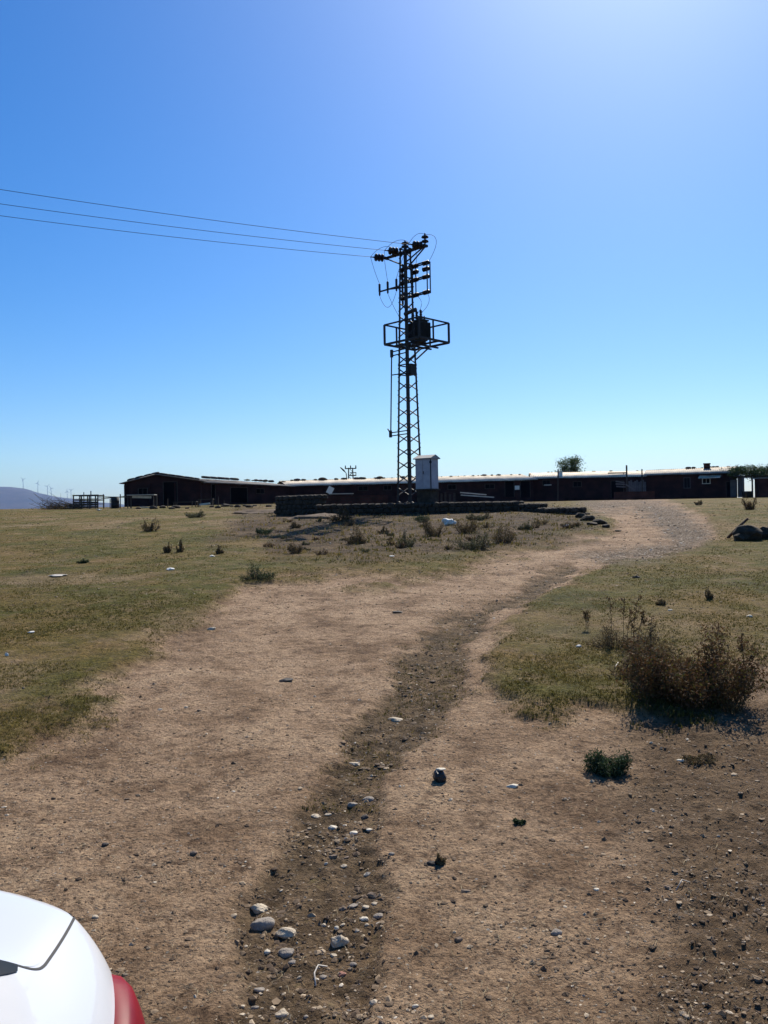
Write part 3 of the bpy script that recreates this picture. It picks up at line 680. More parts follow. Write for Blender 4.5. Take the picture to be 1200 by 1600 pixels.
# long middle shed
A3, B3 = gp(452, 80), gp(834, 88)
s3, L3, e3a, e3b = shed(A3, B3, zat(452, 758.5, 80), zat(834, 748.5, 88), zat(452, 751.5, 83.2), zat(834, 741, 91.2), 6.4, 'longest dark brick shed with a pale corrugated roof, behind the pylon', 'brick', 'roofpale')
def addop(s, A, B, p0, p1, kind='window', frame='wood', bars=True):
    x0, z1 = onwall(p0[0], p0[1], A, B); x1, z0 = onwall(p1[0], p1[1], A, B); zb = s.location.z
    return opening(s, x0, x1, max(z0 - zb, .1), z1 - zb, kind, frame, bars)
addop(s3, A3, B3, (758, 757), (772, 763)); addop(s3, A3, B3, (789, 752), (803, 776), 'door'); addop(s3, A3, B3, (560, 760), (574, 766)); addop(s3, A3, B3, (813, 752), (828, 777), 'door')
addop(s3, A3, B3, (700, 758), (712, 764)); addop(s3, A3, B3, (600, 759), (611, 765))
# right long shed
A4, B4 = gp(834, 89.5), gp(1012, 88)
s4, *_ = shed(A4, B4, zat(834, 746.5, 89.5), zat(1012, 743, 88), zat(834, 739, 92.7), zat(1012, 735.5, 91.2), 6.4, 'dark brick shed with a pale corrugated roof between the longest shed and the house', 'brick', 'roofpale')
addop(s4, A4, B4, (848, 751), (859, 757.5)); addop(s4, A4, B4, (896, 753), (908, 760)); addop(s4, A4, B4, (955, 752), (974, 777), 'door')
mb = MB(); x0, z0 = onwall(849, 758, A4, B4); mb.box((x0 + .45, -.08, z0 - s4.location.z), (.8, .12, .07)); mb.build('sill', M['white'], s4)
mb = MB(); mb.box((7.4, 1.2, zat(885, 741.8, 90) - s4.location.z - .1), (.2, .2, .2)); 
# house at right
A5, B5 = gp(1012, 86), gp(1152, 83)
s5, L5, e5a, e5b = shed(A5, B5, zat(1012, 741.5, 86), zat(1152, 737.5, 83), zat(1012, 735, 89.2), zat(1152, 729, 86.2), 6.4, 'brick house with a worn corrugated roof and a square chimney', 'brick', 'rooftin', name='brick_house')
addop(s5, A5, B5, (1069, 747), (1078, 762), frame='plaster'); addop(s5, A5, B5, (1098, 748), (1109, 755), frame='white'); addop(s5, A5, B5, (1135, 753), (1141, 776), 'door')
x0, z0 = onwall(1090, 746.5, A5, B5); x1, z1 = onwall(1124, 745.5, A5, B5); mb = MB(); zb = s5.location.z
corr(mb, (x0, -1.0, z0 - zb - .12), (x1, -1.0, z1 - zb - .12), (x0 + .2, -.02, z0 - zb + .22), (x1 + .2, -.02, z1 - zb + .22)); aw = mb.build('awning', M['roofpale'], s5, True)
xc, zc = onwall(1105, 728, A5, B5); mb = MB(); mb.box((xc, 2.6, zc - zb - .2), (.62, .5, 1.0)); mb.box((xc, 2.6, zc - zb + .34), (.72, .6, .1)); mb.build('chimney', M['brick2'], s5)
# house end: whitewashed entrance wall, posts
xe, _ = onwall(1141, 760, A5, B5); xf, _ = onwall(1152, 760, A5, B5); mb = MB(); mb.box(((xe + xf) / 2, -.04, 1.25), (xf - xe, .06, 1.7)); mb.build('whitewashed_panel', M['plaster'], s5)
# left barns
A1, B1 = gp(195, 70), gp(314, 70)
def gable_barn():
    zb = gz(A1.x, 70) - .3; t = thing('barn', 'dark brick barn with its gable end facing and tyres on its roof, leftmost building', 'building', (A1.x, 70, zb))
    L = B1.x - A1.x; xa = P(243, 742, 70).x - A1.x; zl = zat(195, 755, 70) - zb; za = zat(243, 742.5, 70) - zb; zr = zat(314, 752, 70) - zb; D = 13
    mb = MB(); V = [(0, 0, 0), (L, 0, 0), (L, 0, zr), (xa, 0, za), (0, 0, zl), (0, D, 0), (L, D, 0), (L, D, zr), (xa, D, za), (0, D, zl)]
    mb.add(V, np.array([(0, 1, 2, 3, 4), (9, 8, 7, 6, 5)])); mb.f.setdefault(4, []).append(np.array([(0, 4, 9, 5), (1, 6, 7, 2)]))
    mb.build('wall', M['brick'], t)
    r_ = MB(); corr(r_, (-.35, D + .3, zl - .03), (-.35, -.35, zl - .03), (xa, D + .3, za + .07), (xa, -.35, za + .07), amp=.025)
    corr(r_, (L + .35, -.35, zr - .01), (L + .35, D + .3, zr - .01), (xa, -.35, za + .07), (xa, D + .3, za + .07), amp=.025)
    o = r_.build('roof', M['roofgrey'], t, True); so = o.modifiers.new('thickness', 'SOLIDIFY'); so.thickness = .02; so.offset = -1
    opening(t, 3.3, 4.4, .4, 2.3, 'door'); opening(t, 1.2, 1.9, 1.3, 1.8)
    for k in range(4): mb = MB(); mb.box((.05 + k * (L - .1) / 3, -.05, 1.1), (.12, .1, 2.1 if k in (0, 3) else 2.3)); mb.build('pier', M['brick'], t)
    return t, zb, L, xa, zl, za, zr
b1, zb1, L1, xa1, zl1, za1, zr1 = gable_barn()
A2, B2 = gp(316, 70.5), gp(452, 79.5)
s2, *_ = shed(A2, B2, zat(316, 753, 70.5), zat(452, 759, 79.5), zat(316, 746.5, 73.7), zat(452, 754.5, 82.7), 6.4, 'low dark shed with a grey corrugated roof joined to the right of the barn', 'brick', 'roofgrey')
addop(s2, A2, B2, (330, 757), (336, 790), 'door'); addop(s2, A2, B2, (360, 762), (386, 785), 'door'); addop(s2, A2, B2, (400, 764), (412, 771))
# tyres and stones holding the roofs down
def tyre(x, y, z, label, grp, sc=1, tilt=0):
    t_ = np.linspace(0, 2 * np.pi, 20, endpoint=False); s_ = np.linspace(0, 2 * np.pi, 8, endpoint=False); V = []
    for a in t_:
        for b in s_: rr = .30 + .10 * math.cos(b); V.append((rr * math.cos(a) * sc, rr * math.sin(a) * sc, .09 * math.sin(b) * sc + .09 * sc))
    i = np.arange(160).reshape(20, 8); q_ = np.stack([i, np.roll(i, -1, 1), np.roll(np.roll(i, -1, 0), -1, 1), np.roll(i, -1, 0)], -1).reshape(-1, 4)
    o = newmesh('tyre', V, [q_], M['rubber'], smooth=True); o.location = (x, y, z); o.rotation_euler = (0, tilt, 0); return meta(o, label, 'tyre', grp)
tl = math.atan2(za1 - zl1, xa1); trr = math.atan2(zr1 - za1, L1 - xa1)
for k, (x, yy) in enumerate([(.55, .3), (1.25, .2), (1.95, .3), (2.1, 1.0), (3.3, .25), (3.9, .5), (4.6, .3), (5.4, .5), (2.8, 1.6), (4.9, 1.4), (.9, .9), (1.6, 1.3), (3.6, 1.2), (4.3, 1.0), (5.7, 1.1), (2.5, .4)]):
    z = zb1 + (zl1 + (za1 - zl1) * x / xa1 if x < xa1 else za1 + (zr1 - za1) * (x - xa1) / (L1 - xa1)) + .09
    tyre(A1.x + x, 70 + yy, z, 'old black tyre lying on the roof edge of the leftmost barn', 'tyres on the barn roof', 1, -tl if x < xa1 else -trr)
for k, px in enumerate((322, 333, 345, 352, 366)):
    q_ = P(px, 750, 72.3 + (px - 316) * .066); f_ = (px - 316) / 136
    zz = (zat(316, 753, 70.5) * (1 - f_) + zat(452, 759, 79.5) * f_) * .3 + (zat(316, 746.5, 73.7) * (1 - f_) + zat(452, 754.5, 82.7) * f_) * .7
    tyre(q_.x, q_.y, zz + .05, 'old black tyre lying on the grey corrugated roof beside the barn', 'tyres on the grey corrugated roof', 1.1, .1)
def roofstones(px0, px1, py0, py1, d0, d1, n, lab, seed, smin=.12, smax=.24):
    r = np.random.default_rng(seed)
    for k in range(n):
        f = min(1, max(0, (k + r.uniform(-.9, .9)) / n + .03 * math.sin(k * 1.7))); d = d0 + (d1 - d0) * f; p_ = P(px0 + (px1 - px0) * f, py0 + (py1 - py0) * f, d); s = r.uniform(smin, smax) * r.choice([.6, .8, 1, 1.25])
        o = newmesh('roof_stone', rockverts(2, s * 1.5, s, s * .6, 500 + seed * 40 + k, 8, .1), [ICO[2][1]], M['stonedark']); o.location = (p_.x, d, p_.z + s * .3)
        meta(o, lab, 'stone', 'stones weighing down the roofs')
roofstones(318, 450, 746.5, 754.5, 73.7, 82.7, 26, 'dark stone on the ridge of the low grey roofed shed beside the barn', 1, .10, .2)
roofstones(456, 655, 751, 745.8, 83.2, 87, 24, 'dark stone on the ridge of the longest shed left of the pylon', 2, .12, .24)
roofstones(690, 832, 745, 741, 88, 91, 16, 'dark stone on the ridge of the longest shed right of the pylon', 3, .08, .15)
roofstones(1070, 1150, 732, 729.5, 87.6, 86.2, 10, 'dark stone on the ridge of the brick house', 4, .10, .2)
roofstones(850, 1000, 738, 735.8, 92.6, 91.3, 12, 'dark stone on the ridge of the shed before the tree', 5, .07, .13)
# loose items near the sheds
def beam(name, a, b, w_, label, cat, m='wood', group=None):
    a = Vector(a); b = Vector(b); mb = MB(); mb.bar((0, 0, 0), b - a, w_); o = mb.build(name, M[m]); o.location = a; return meta(o, label, cat, group)
q0 = gp(980, 84); beam('post', q0, (P(979, 727, 84)), .13, 'tall dark post standing before the right shed', 'post')
q0 = gp(1004, 84); beam('post', q0, (P(1003, 733, 84)), .10, 'thinner dark post just left of the brick house', 'post')
q0 = gp(872, 86); beam('post', q0, (P(872, 733, 86)), .12, 'dark post in front of the tree, beside the white roof vent', 'post')
mb = MB(); c = P(876, 741, 89.5); mb.box((0, 0, 0), (.35, .3, .45)); mb.box((0, 0, .26), (.48, .42, .06)); o = mb.build('roof_vent', M['white']); o.location = c; meta(o, 'small white box vent on the shed roof before the tree', 'vent')
mb = MB(); c = P(964, 739, 89.2); mb.box((0, 0, 0), (1.9, .3, .12)); mb.box((.7, 0, -.2), (.06, .06, .4)); o = mb.build('plank', M['wood']); o.location = c; meta(o, 'dark plank lying on the pale roof above the open door', 'plank')
for k, (a, b) in enumerate([((962, 752), (976, 754)), ((962, 756), (977, 757)), ((978, 757), (992, 766)), ((963, 760), (978, 761))]):
    beam('board', P(*a, 83.5), P(*b, 83.2), .14, ['pale board, top of the stack by the open door', 'pale board, second of the stack by the open door', 'pale board slanting down beside the dark post', 'pale board, lowest of the stack by the open door'][k], 'board', 'plaster')
mb = MB(); c = P(808, 762, 87); mb.box((0, 0, 0), (.48, .05, .42)); o = mb.build('white_panel', M['white']); o.location = c; meta(o, 'small white panel standing in for a bright sky gap in the doorway of the longest shed', 'panel')  # added panel, its white stands for sky showing through a gap
# grey fence panels between shed and house
t = thing('plank_fence', 'grey plank fence between the two dark posts beside the house', 'fence', gp(984, 84.5)); mb = MB()
for k in range(9): mb.box((k * .2, 0, .95 + .12 * math.sin(k * 2.1)), (.17, .03, 1.9))
mb.build('boards', M['plaster'], t); mb = MB(); mb.box((.8, .04, .5), (1.9, .05, .08)); mb.box((.8, .04, 1.4), (1.9, .05, .08)); mb.build('rails', M['wood'], t)
t = thing('brick_wall', 'low brick wall before the plank fence, left of the house', 'wall', gp(960, 82.5)); mb = MB(); mb.box((2.0, 0, .35), (4.0, .2, .9)); mb.build('bricks', M['brick2'], t)

# tree behind shed
def tree(px, d, pytop, pyb, wpx, seed, label):
    r = np.random.default_rng(seed); p = gp(px, d); top = P(px, pytop, d).z - p.z; W = wpx * d / F / 2; t = thing('tree', label, 'tree', p); mb = MB(); tips = []
    mb.tube([(0, 0, -.2), (.1, 0, top * .3), (-.1, 0, top * .5)], .24, 8, .16)
    for k in range(16):
        a = r.uniform(0, 6.28); q_ = r.uniform(.3, 1); e = Vector((math.cos(a) * W * q_, math.sin(a) * W * q_ * .9, top * r.uniform(.62, .97) * (1 - .12 * q_)))
        mid = Vector((e.x * .4, e.y * .4, top * .6)); mb.tube([(-.1, 0, top * .45), mid, e], .09, 5, .02); tips.append(e)
    mb.build('trunk', M['bark'], t); T = np.array([v[:] for v in tips])
    def fn(n, r):
        k = r.integers(0, len(T), n); sg = r.uniform(.12, .32, len(T)); return T[k] + r.normal(size=(n, 3)) * (sg[k][:, None] * W * np.array([1, 1, .7])) + np.array([.12 * W, 0, 0])
    V, Fc, n = leaves(7000, fn, .10, r); leafobj('crown', V, Fc, n, M['leaf'], t, r)
tree(888, 104, 714, 740, 44, 11, 'loose green tree rising behind the right shed')
# vine pergola
def pergola():
    p = gp(1152, 82.5); t = thing('vine_pergola', 'pergola covered in a thick dark vine beside the brick house', 'pergola', p)
    d = 82; x1 = P(1215, 745, d).x - p.x; zt = P(1175, 744, d).z - p.z; mb = MB()
    for x, y in ((.1, -1.2), (1.0, -1.2), (x1, -1.2), (.1, 1.6), (x1, 1.6)): mb.bar((x, y, -.2), (x, y, zt - .05), .12)
    mb.build('posts', M['plaster'], t); mb = MB(); mb.box((.32, -.2, zt / 2), (.62, .12, zt - .1)); mb.build('whitewashed_screen', M['plaster'], t); mb = MB()
    for k in range(6): mb.bar((-.3 + (x1 + .6) * k / 5, -1.6, zt + .02), (-.3 + (x1 + .6) * k / 5, 2, zt + .02), .07)
    mb.bar((-.4, -1.2, zt - .05), (x1 + .3, -1.2, zt - .05), .09); mb.bar((-.4, 1.6, zt - .05), (x1 + .3, 1.6, zt - .05), .09); mb.build('beams', M['wood'], t)
    r = np.random.default_rng(77); cs = np.array([(r.uniform(-.6, x1 + .8), r.uniform(-1.5, 1.9), zt + r.uniform(.05, .75)) for _ in range(60)])
    def fn(n, r):
        k = r.integers(0, 60, n); v = cs[k] + r.normal(size=(n, 3)) * np.array([.28, .28, .2]); return v
    V, Fc, n = leaves(9000, fn, .10, r); leafobj('vine', V, Fc, n, M['vine'], t, r)
pergola()
t = thing('brick_pier', 'red brick wall stub at the right edge below the vine', 'wall', gp(1183, 80)); mb = MB(); mb.box((1.2, 0, .8), (2.4, .9, 2.0)); mb.build('bricks', M['brick2'], t); mb = MB(); mb.box((1.2, 0, 1.86), (2.5, 1.0, .1)); mb.build('cap', M['concrete'], t)
# round tub by the house
p = gp(1168, 80.5); t = thing('tub', 'dark round tub below the vine at the right end of the house', 'tub', p); mb = MB(); mb.lathe((0, 0, 0), (0, 0, .62), [(.02, .0), (.42, 0), (.5, .9), (.53, 1), (.47, 1), (.4, .3), (.02, .3)], 18); mb.build('tub_body', M['stonedark'], t, True)

# ------------------------------------------------------------------ low walls before the sheds
def stonewall(pxa, pxb, da, db, ha, hb, label, seed, thick=.5, name='stone_wall', m='stonedark'):
    A = gp(pxa, da); B = gp(pxb, db); d = B - A; L = math.hypot(d.x, d.y); rz = math.atan2(d.y, d.x); zb = min(A.z, B.z) - .15; t = thing(name, label, 'wall', (A.x, A.y, zb), rz)
    r = np.random.default_rng(seed); mb = MB()
    V_, F_ = ICO[2]; x = 0
    course = 0; z = 0; topmax = max(ha, hb) + .15
    while z < topmax:
        x = -r.uniform(0, .2)
        while x < L:
            w_ = r.uniform(.22, .5); f = min(max(x / L, 0), 1); top = ha + (hb - ha) * f + .15 + .05 * float(fbm(x * .8, 3.3, 3, seed))
            if z < top - .05:
                for side in (-1, 1):
                    V = rockverts(2, 1, 1, 1, int(r.integers(1e6)), 5, .05); V = V / (np.abs(V).max(1)[:, None] ** .8) * np.array([w_ / 2 * 1.02, .17 * r.uniform(.85, 1.1), .135 * r.uniform(.85, 1.15)]); mb.add(V + np.array([x + w_ / 2, side * (thick / 2 - .12), z + .13]), F_)
            x += w_
        z += .24
    mb.box((L / 2, 0, min(ha, hb) / 2), (L - .1, thick - .12, min(ha, hb) + .1))
    mb.build('stones', M[m], t); return t
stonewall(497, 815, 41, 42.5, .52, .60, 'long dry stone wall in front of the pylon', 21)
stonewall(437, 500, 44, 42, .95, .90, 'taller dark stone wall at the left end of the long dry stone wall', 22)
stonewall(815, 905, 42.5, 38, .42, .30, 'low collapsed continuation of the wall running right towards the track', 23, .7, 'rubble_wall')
A6, B6 = gp(500, 52), gp(606, 53)
t = thing('brick_wall', 'low red brick wall behind the left part of the stone wall', 'wall', (A6.x, A6.y, A6.z - .1), math.atan2(B6.y - A6.y, B6.x - A6.x)); Lw = (B6 - A6).length
mb = MB(); mb.box((Lw / 2, 0, .25), (Lw, .2, 2 * (zat(550, 774, 52) - A6.z + .1 - .25))); mb.build('bricks', M['brick2'], t)
# panel and bench behind brick wall
p = P(516, 773, 60); mb = MB(); mb.box((0, 0, .22), (.42, .04, .52), Matrix.Rotation(.5, 3, 'Y')); o = mb.build('white_panel', M['white']); o.location = p + Vector((0, 0, .1)); meta(o, 'tilted white board leaning behind the low brick wall', 'panel')
p = P(533, 771.5, 59); t = thing('bench', 'long pale plank bench behind the low brick wall', 'bench', p); mb = MB(); mb.box((0, 0, 0), (1.75, .3, .05)); mb.build('plank', M['woodpale'], t)
for sx in (-.75, .75):
    mb = MB(); mb.box((sx, 0, -.3), (.08, .28, .55)); mb.build('leg', M['wood'], t)
# pale poles right of cabinet
beam('pole', P(719, 769.5, 56), P(760, 773, 56), .07, 'upper pale pole lying level right of the white cabinet', 'pole', 'woodpale')
beam('pole', P(720, 773.5, 55.5), P(772, 777, 55.5), .07, 'lower pale pole lying level right of the white cabinet', 'pole', 'woodpale')
crumple('plastic_bag', 764, 781, 8, 5, 'small white bag at the end of the pale poles', 12).location = P(763, 780, 50)
# boulders right of rubble wall
bl = 'dark boulders beside the track'
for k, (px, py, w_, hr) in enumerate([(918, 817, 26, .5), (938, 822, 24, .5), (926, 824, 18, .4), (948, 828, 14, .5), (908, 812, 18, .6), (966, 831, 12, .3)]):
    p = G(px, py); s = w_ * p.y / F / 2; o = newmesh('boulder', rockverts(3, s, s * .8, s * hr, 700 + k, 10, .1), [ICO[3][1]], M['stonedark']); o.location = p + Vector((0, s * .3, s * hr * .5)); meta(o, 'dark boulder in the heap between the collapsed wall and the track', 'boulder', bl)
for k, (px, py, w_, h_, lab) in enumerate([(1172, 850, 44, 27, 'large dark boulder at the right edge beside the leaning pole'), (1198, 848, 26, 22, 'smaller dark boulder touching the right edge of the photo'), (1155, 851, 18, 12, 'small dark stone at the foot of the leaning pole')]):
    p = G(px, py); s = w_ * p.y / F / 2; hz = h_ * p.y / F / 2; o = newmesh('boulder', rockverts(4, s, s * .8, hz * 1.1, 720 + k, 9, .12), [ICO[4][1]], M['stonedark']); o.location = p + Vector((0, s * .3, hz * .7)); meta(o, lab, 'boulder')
p = G(1137, 845); e = P(1169, 810, p.y - .4); mb = MB(); mb.tube([(0, 0, 0), (e - p) * .5 + Vector((0, 0, .02)), e - p], .045, 8, .035); o = mb.build('leaning_pole', M['rust'], None, True); o.location = p; meta(o, 'rusty pole leaning to the right beside the dark boulders', 'pole')
# earth bank before the mound
def mound(px, py, wpx, hpx, label, seed):
    p = G(px, py); s = wpx * p.y / F / 2; hz = hpx * p.y / F; V = rockverts(4, s, s * .5, hz, seed, 5, .10); r = fbm(V[:, 0] * 2, V[:, 1] * 2, 4, seed)
    V = V * (1 + .35 * r)[:, None]; o = newmesh('earth_mound', V, [ICO[4][1]], mat('mound_earth', (.05, .030, .018), (.15, .10, .06), .95, 3, .8), smooth=True); o.location = (p.x, p.y + s * .45, p.z - hz * .1); meta(o, label, 'mound')
mound(505, 812, 130, 10, 'low brown earth mound below the tall dark wall', 31)
mound(415, 803, 120, 8, 'flat earth mound before the grey roofed shed', 32)

# ------------------------------------------------------------------ junk at left
def pen():
    d = 62; p = gp(115, d); t = thing('animal_pen', 'dark open frame pen of welded bars left of the barn', 'pen', p); W = P(153, 790, d).x - p.x; Hh = P(130, 774, d).z - p.z
    for x in (0, W * .33, W * .66, W):
        for y in (0, 1.3):
            mb = MB(); mb.bar((x, y, -.1), (x, y, Hh), .075); mb.build('post', M['steel_dark'], t)
    mb = MB()
    for z in (.35, .62, Hh * .72, Hh):
        for y in (0, 1.3): mb.bar((-.05, y, z), (W + .05, y, z), .05 if z < Hh else .09)
        for x in (0, W): mb.bar((x, 0, z), (x, 1.3, z), .05)
    mb.build('rails', M['steel_dark'], t); mb = MB()
    for k in range(3): mb.box((W * .5, -.03, .12 + k * .17), (W * .96, .03, .14))
    mb.build('boards', M['wood'], t)
pen()
def post(px, py0, d, w_=.06, lab='', m='steel_dark'):
    p = gp(px, d); e = P(px, py0, d); return beam('post', p - Vector((0, 0, .1)), e, w_, lab, 'post', m)
post(131, 769, 64, .05, 'thin post rising behind the animal pen, left one'); post(142, 767, 63, .06, 'tallest thin post rising behind the animal pen')
post(161.5, 772, 62, .05, 'thin post between the pen and the drum'); post(188, 772, 62.5, .06, 'thin post at the corner of the barn'); post(172, 779, 62, .05, 'short post left of the drum')
beam('rail', P(152, 776.5, 62), P(236, 777, 62), .07, 'long rail running from the pen to the barn front', 'rail', 'wood')
beam('rail', P(153, 780, 62.2), P(196, 775.5, 62.2), .05, 'thin slanting rail crossing behind the drum', 'rail', 'wood')
p = gp(180, 61.5); t = thing('drum', 'dark steel drum standing left of the barn corner', 'drum', p); mb = MB(); mb.lathe((0, 0, 0), (0, 0, .82), [(.0, 0), (.3, 0), (.3, .3), (.315, .32), (.3, .34), (.3, .64), (.315, .66), (.3, .68), (.3, 1), (.28, 1), (.27, .9), (0, .9)], 20); mb.build('shell', M['steel_dark'], t, True)
def table(px, d, W, Hh, Dp, label, top='wood'):
    p = gp(px, d); t = thing('work_table', label, 'table', p); mb = MB(); mb.box((0, 0, Hh), (W, Dp, .05)); mb.build('table_top', M[top], t)
    for sx in (-1, 1):
        for sy in (-1, 1): mb = MB(); mb.box((sx * (W / 2 - .06), sy * (Dp / 2 - .05), Hh / 2 - .06), (.06, .06, Hh)); mb.build('leg', M['wood'], t)
    return t
table(222, 61, 2.0, .95, .8, 'tall rough table with pale boards before the barn gable', 'woodpale'); table(290, 61, 1.7, .38, .7, 'low rough table before the barn door'); table(322, 61, 1.1, .55, .6, 'small table under the white sheet at the barn corner')
for k, (a, b, d, w_, lab, m) in enumerate([((207, 776.5), (236, 777), 61, .16, 'lit beige plank on the tall rough table', 'woodpale'), ((312, 788.5), (328, 786.5), 61, .12, 'bright white sheet on the small table', 'white'),
    ((187, 797), (196, 797.5), 60.5, .1, 'pale block on the ground at the barn corner', 'woodpale'), ((280, 793), (298, 793.5), 61, .06, 'pale plank on the low rough table', 'woodpale'), ((219, 792), (234, 793), 61, .06, 'pale plank under the tall rough table', 'woodpale')]):
    beam('plank', P(*a, d), P(*b, d), w_, lab, 'plank', m)
for k, px in enumerate([205, 245, 262, 300, 341, 350]): post(px, [776, 774, 779, 783, 776, 782][k], 60.5, .05, ['post at the left of the tall rough table', 'post between the tall and low tables', 'leaning short post before the barn', 'post by the low rough table', 'tallest post right of the small table', 'short post furthest right before the barn'][k], 'wood')
# heap of dark lumps by the barn
rr_ = np.random.default_rng(5)
for k in range(16):
    px = [255, 268, 292, 330, 352, 372, 389, 398, 383, 362, 340, 420, 445, 275, 240, 216][k]; py = 797 + rr_.uniform(0, 5); p = gp(px, 58 + rr_.uniform(-1, 2)); s = rr_.uniform(.12, .3)
    o = newmesh('rubble_stone', rockverts(2, s * 1.3, s, s * .6, 800 + k, 9, .12), [ICO[2][1]], M['stonedark']); o.location = p + Vector((0, 0, s * .3)); meta(o, 'dark rubble lump lying at the foot of the barn and low shed', 'stone', 'rubble at the foot of the barn')
# brush pile
def brush():
    p = gp(92, 62); t = thing('brush_pile', 'heap of bare grey branches left of the animal pen', 'brush pile', p); r = np.random.default_rng(9); mb = MB()
    for k in range(70):
        x0 = r.uniform(-.3, 1.6); a = r.uniform(2.3, 3.3) if r.uniform() < .7 else r.uniform(0, 3.1); L_ = r.uniform(.7, 2.3); el = r.uniform(.03, .55)
        q0 = Vector((x0, r.uniform(-.6, .6), r.uniform(0, .25))); dr = Vector((math.cos(a), .3 * r.normal(), el * .8)); pts = [q0, q0 + dr * L_ * .5 + Vector((0, 0, .12 * r.normal())), q0 + dr * L_ + Vector((0, 0, .18 * r.normal()))]
        mb.tube(pts, r.uniform(.012, .028), 4, .006)
        for j in range(2): e = pts[1].lerp(pts[2], r.uniform(0, 1)); mb.tube([e, e + Vector((r.normal() * .25, .1 * r.normal(), abs(r.normal()) * .25))], .009, 3, .004)
    mb.build('branches', M['bark'], t)
    V, Fc, n = leaves(1500, lambda n, r: np.stack([r.normal(.2, .8, n), r.normal(0, .4, n), np.abs(r.normal(0, .13, n))], 1), .05, r); leafobj('dry_leaves', V, Fc, n, M['weedbrown'], t, r)
brush()

# ------------------------------------------------------------------ distant items
def turbine(px, pyb, pyh, d, rot, lab):
    hub = P(px, pyh, d); base = P(px, pyb + 4, d); Hh = hub.z - base.z; t = thing('wind_turbine', lab, 'wind turbine', (hub.x, d, base.z), 0, 'wind turbines on the far hill')
    mb = MB(); mb.cyl((0, 0, 0), (0, 0, Hh), 2.3, 1.3, 12); mb.build('tower', M['turb'], t, True)
    mb = MB(); mb.box((0, 2, Hh), (3, 8, 3)); mb.build('nacelle', M['turb'], t)
    for k in range(3):
        a = rot + k * 2.094; dr = Vector((math.cos(a), 0, math.sin(a))); pr = Vector((-math.sin(a), .0, math.cos(a))); c = Vector((0, -4, Hh)); mb = MB(); V = []
        for f, w_ in ((0, 1.4), (.15, 2.6), (.5, 1.8), (1, .5)):
            q_ = c + dr * (30 * f)
            for s1, s2 in ((1, .6), (1, -.6), (-1, -.6), (-1, .6)): V.append(q_ + pr * w_ * .65 * s1 + Vector((0, s2, 0)))
        F_ = [(i * 4 + j, i * 4 + (j + 1) % 4, i * 4 + 4 + (j + 1) % 4, i * 4 + 4 + j) for i in range(3) for j in range(4)] + [(3, 2, 1, 0), (12, 13, 14, 15)]
        mb.add([v[:] for v in V], np.array(F_)); mb.build('blade', M['turb'], t)
M['turb'] = mat('turbine_white', (.22, .23, .25), None, .6)
for a in [(36, 764, 749, 7700, .3, 'leftmost and tallest wind turbine on the far hill'), (59, 769, 755, 7700, 1.2, 'second wind turbine from the left on the far hill'), (74, 773, 760, 7700, .8, 'third wind turbine from the left on the far hill'),
          (80, 774, 763, 7750, .1, 'fourth wind turbine, close right of the third on the far hill'), (105, 779, 768, 7750, 1.6, 'fifth wind turbine from the left on the far hill'), (111, 780, 766, 7700, .5, 'rightmost wind turbine on the far hill')]: turbine(*a)
# far lattice tower and lamp seen over the roof
d = 120; p = gp(549, d); zt = P(549, 731, d).z; Hh = zt - p.z; t = thing('power_pylon', 'small distant lattice tower seen over the shed roof', 'pylon', p); mb = MB()
for sx in (-1, 1):
    for sy in (-1, 1): mb.bar((sx * .5, sy * .5, 0), (sx * .28, sy * .28, Hh), .1)
for k in range(12):
    z0, z1 = Hh * k / 12, Hh * (k + 1) / 12; w0, w1 = .5 - .22 * k / 12, .5 - .22 * (k + 1) / 12; s = 1 if k % 2 else -1
    for y in (-1, 1): mb.bar((s * w0, y * w0, z0), (-s * w1, y * w1, z1), .06)
mb.build('lattice', M['steel_far'] if 'steel_far' in M else M['steel'], t); mb = MB()
mb.bar((-.8, 0, Hh - .1), (.8, 0, Hh - .1), .14)
for x in (-.75, 0, .75): mb.cyl((x, 0, Hh - .1), (x, 0, Hh + .35), .1, .06)
mb.box((.35, 0, Hh - 1.1), (.9, .7, .12)); mb.box((.35, 0, Hh - .7), (.9, .7, .08)); mb.box((.75, 0, Hh - .9), (.08, .7, .5)); mb.build('crossarm', M['steel'], t)
d = 112; p = gp(543, d); zt = P(541, 736, d).z - p.z; t = thing('street_lamp', 'distant street lamp seen over the shed roof beside the small tower', 'street lamp', p); mb = MB(); mb.tube([(0, 0, 0), (0, 0, zt * .8), (-.1, 0, zt * .95), (-.35, 0, zt)], .07, 8, .05); mb.build('pole', M['steel'], t, True)
mb = MB(); mb.add(rockverts(2, .5, .18, .12, 3, 2, 0) @ np.array(Matrix.Rotation(.75, 3, 'Y')).T + np.array([-.55, 0, zt + .2]), ICO[2][1]); mb.build('lamp_head', M['steel'], t, True)

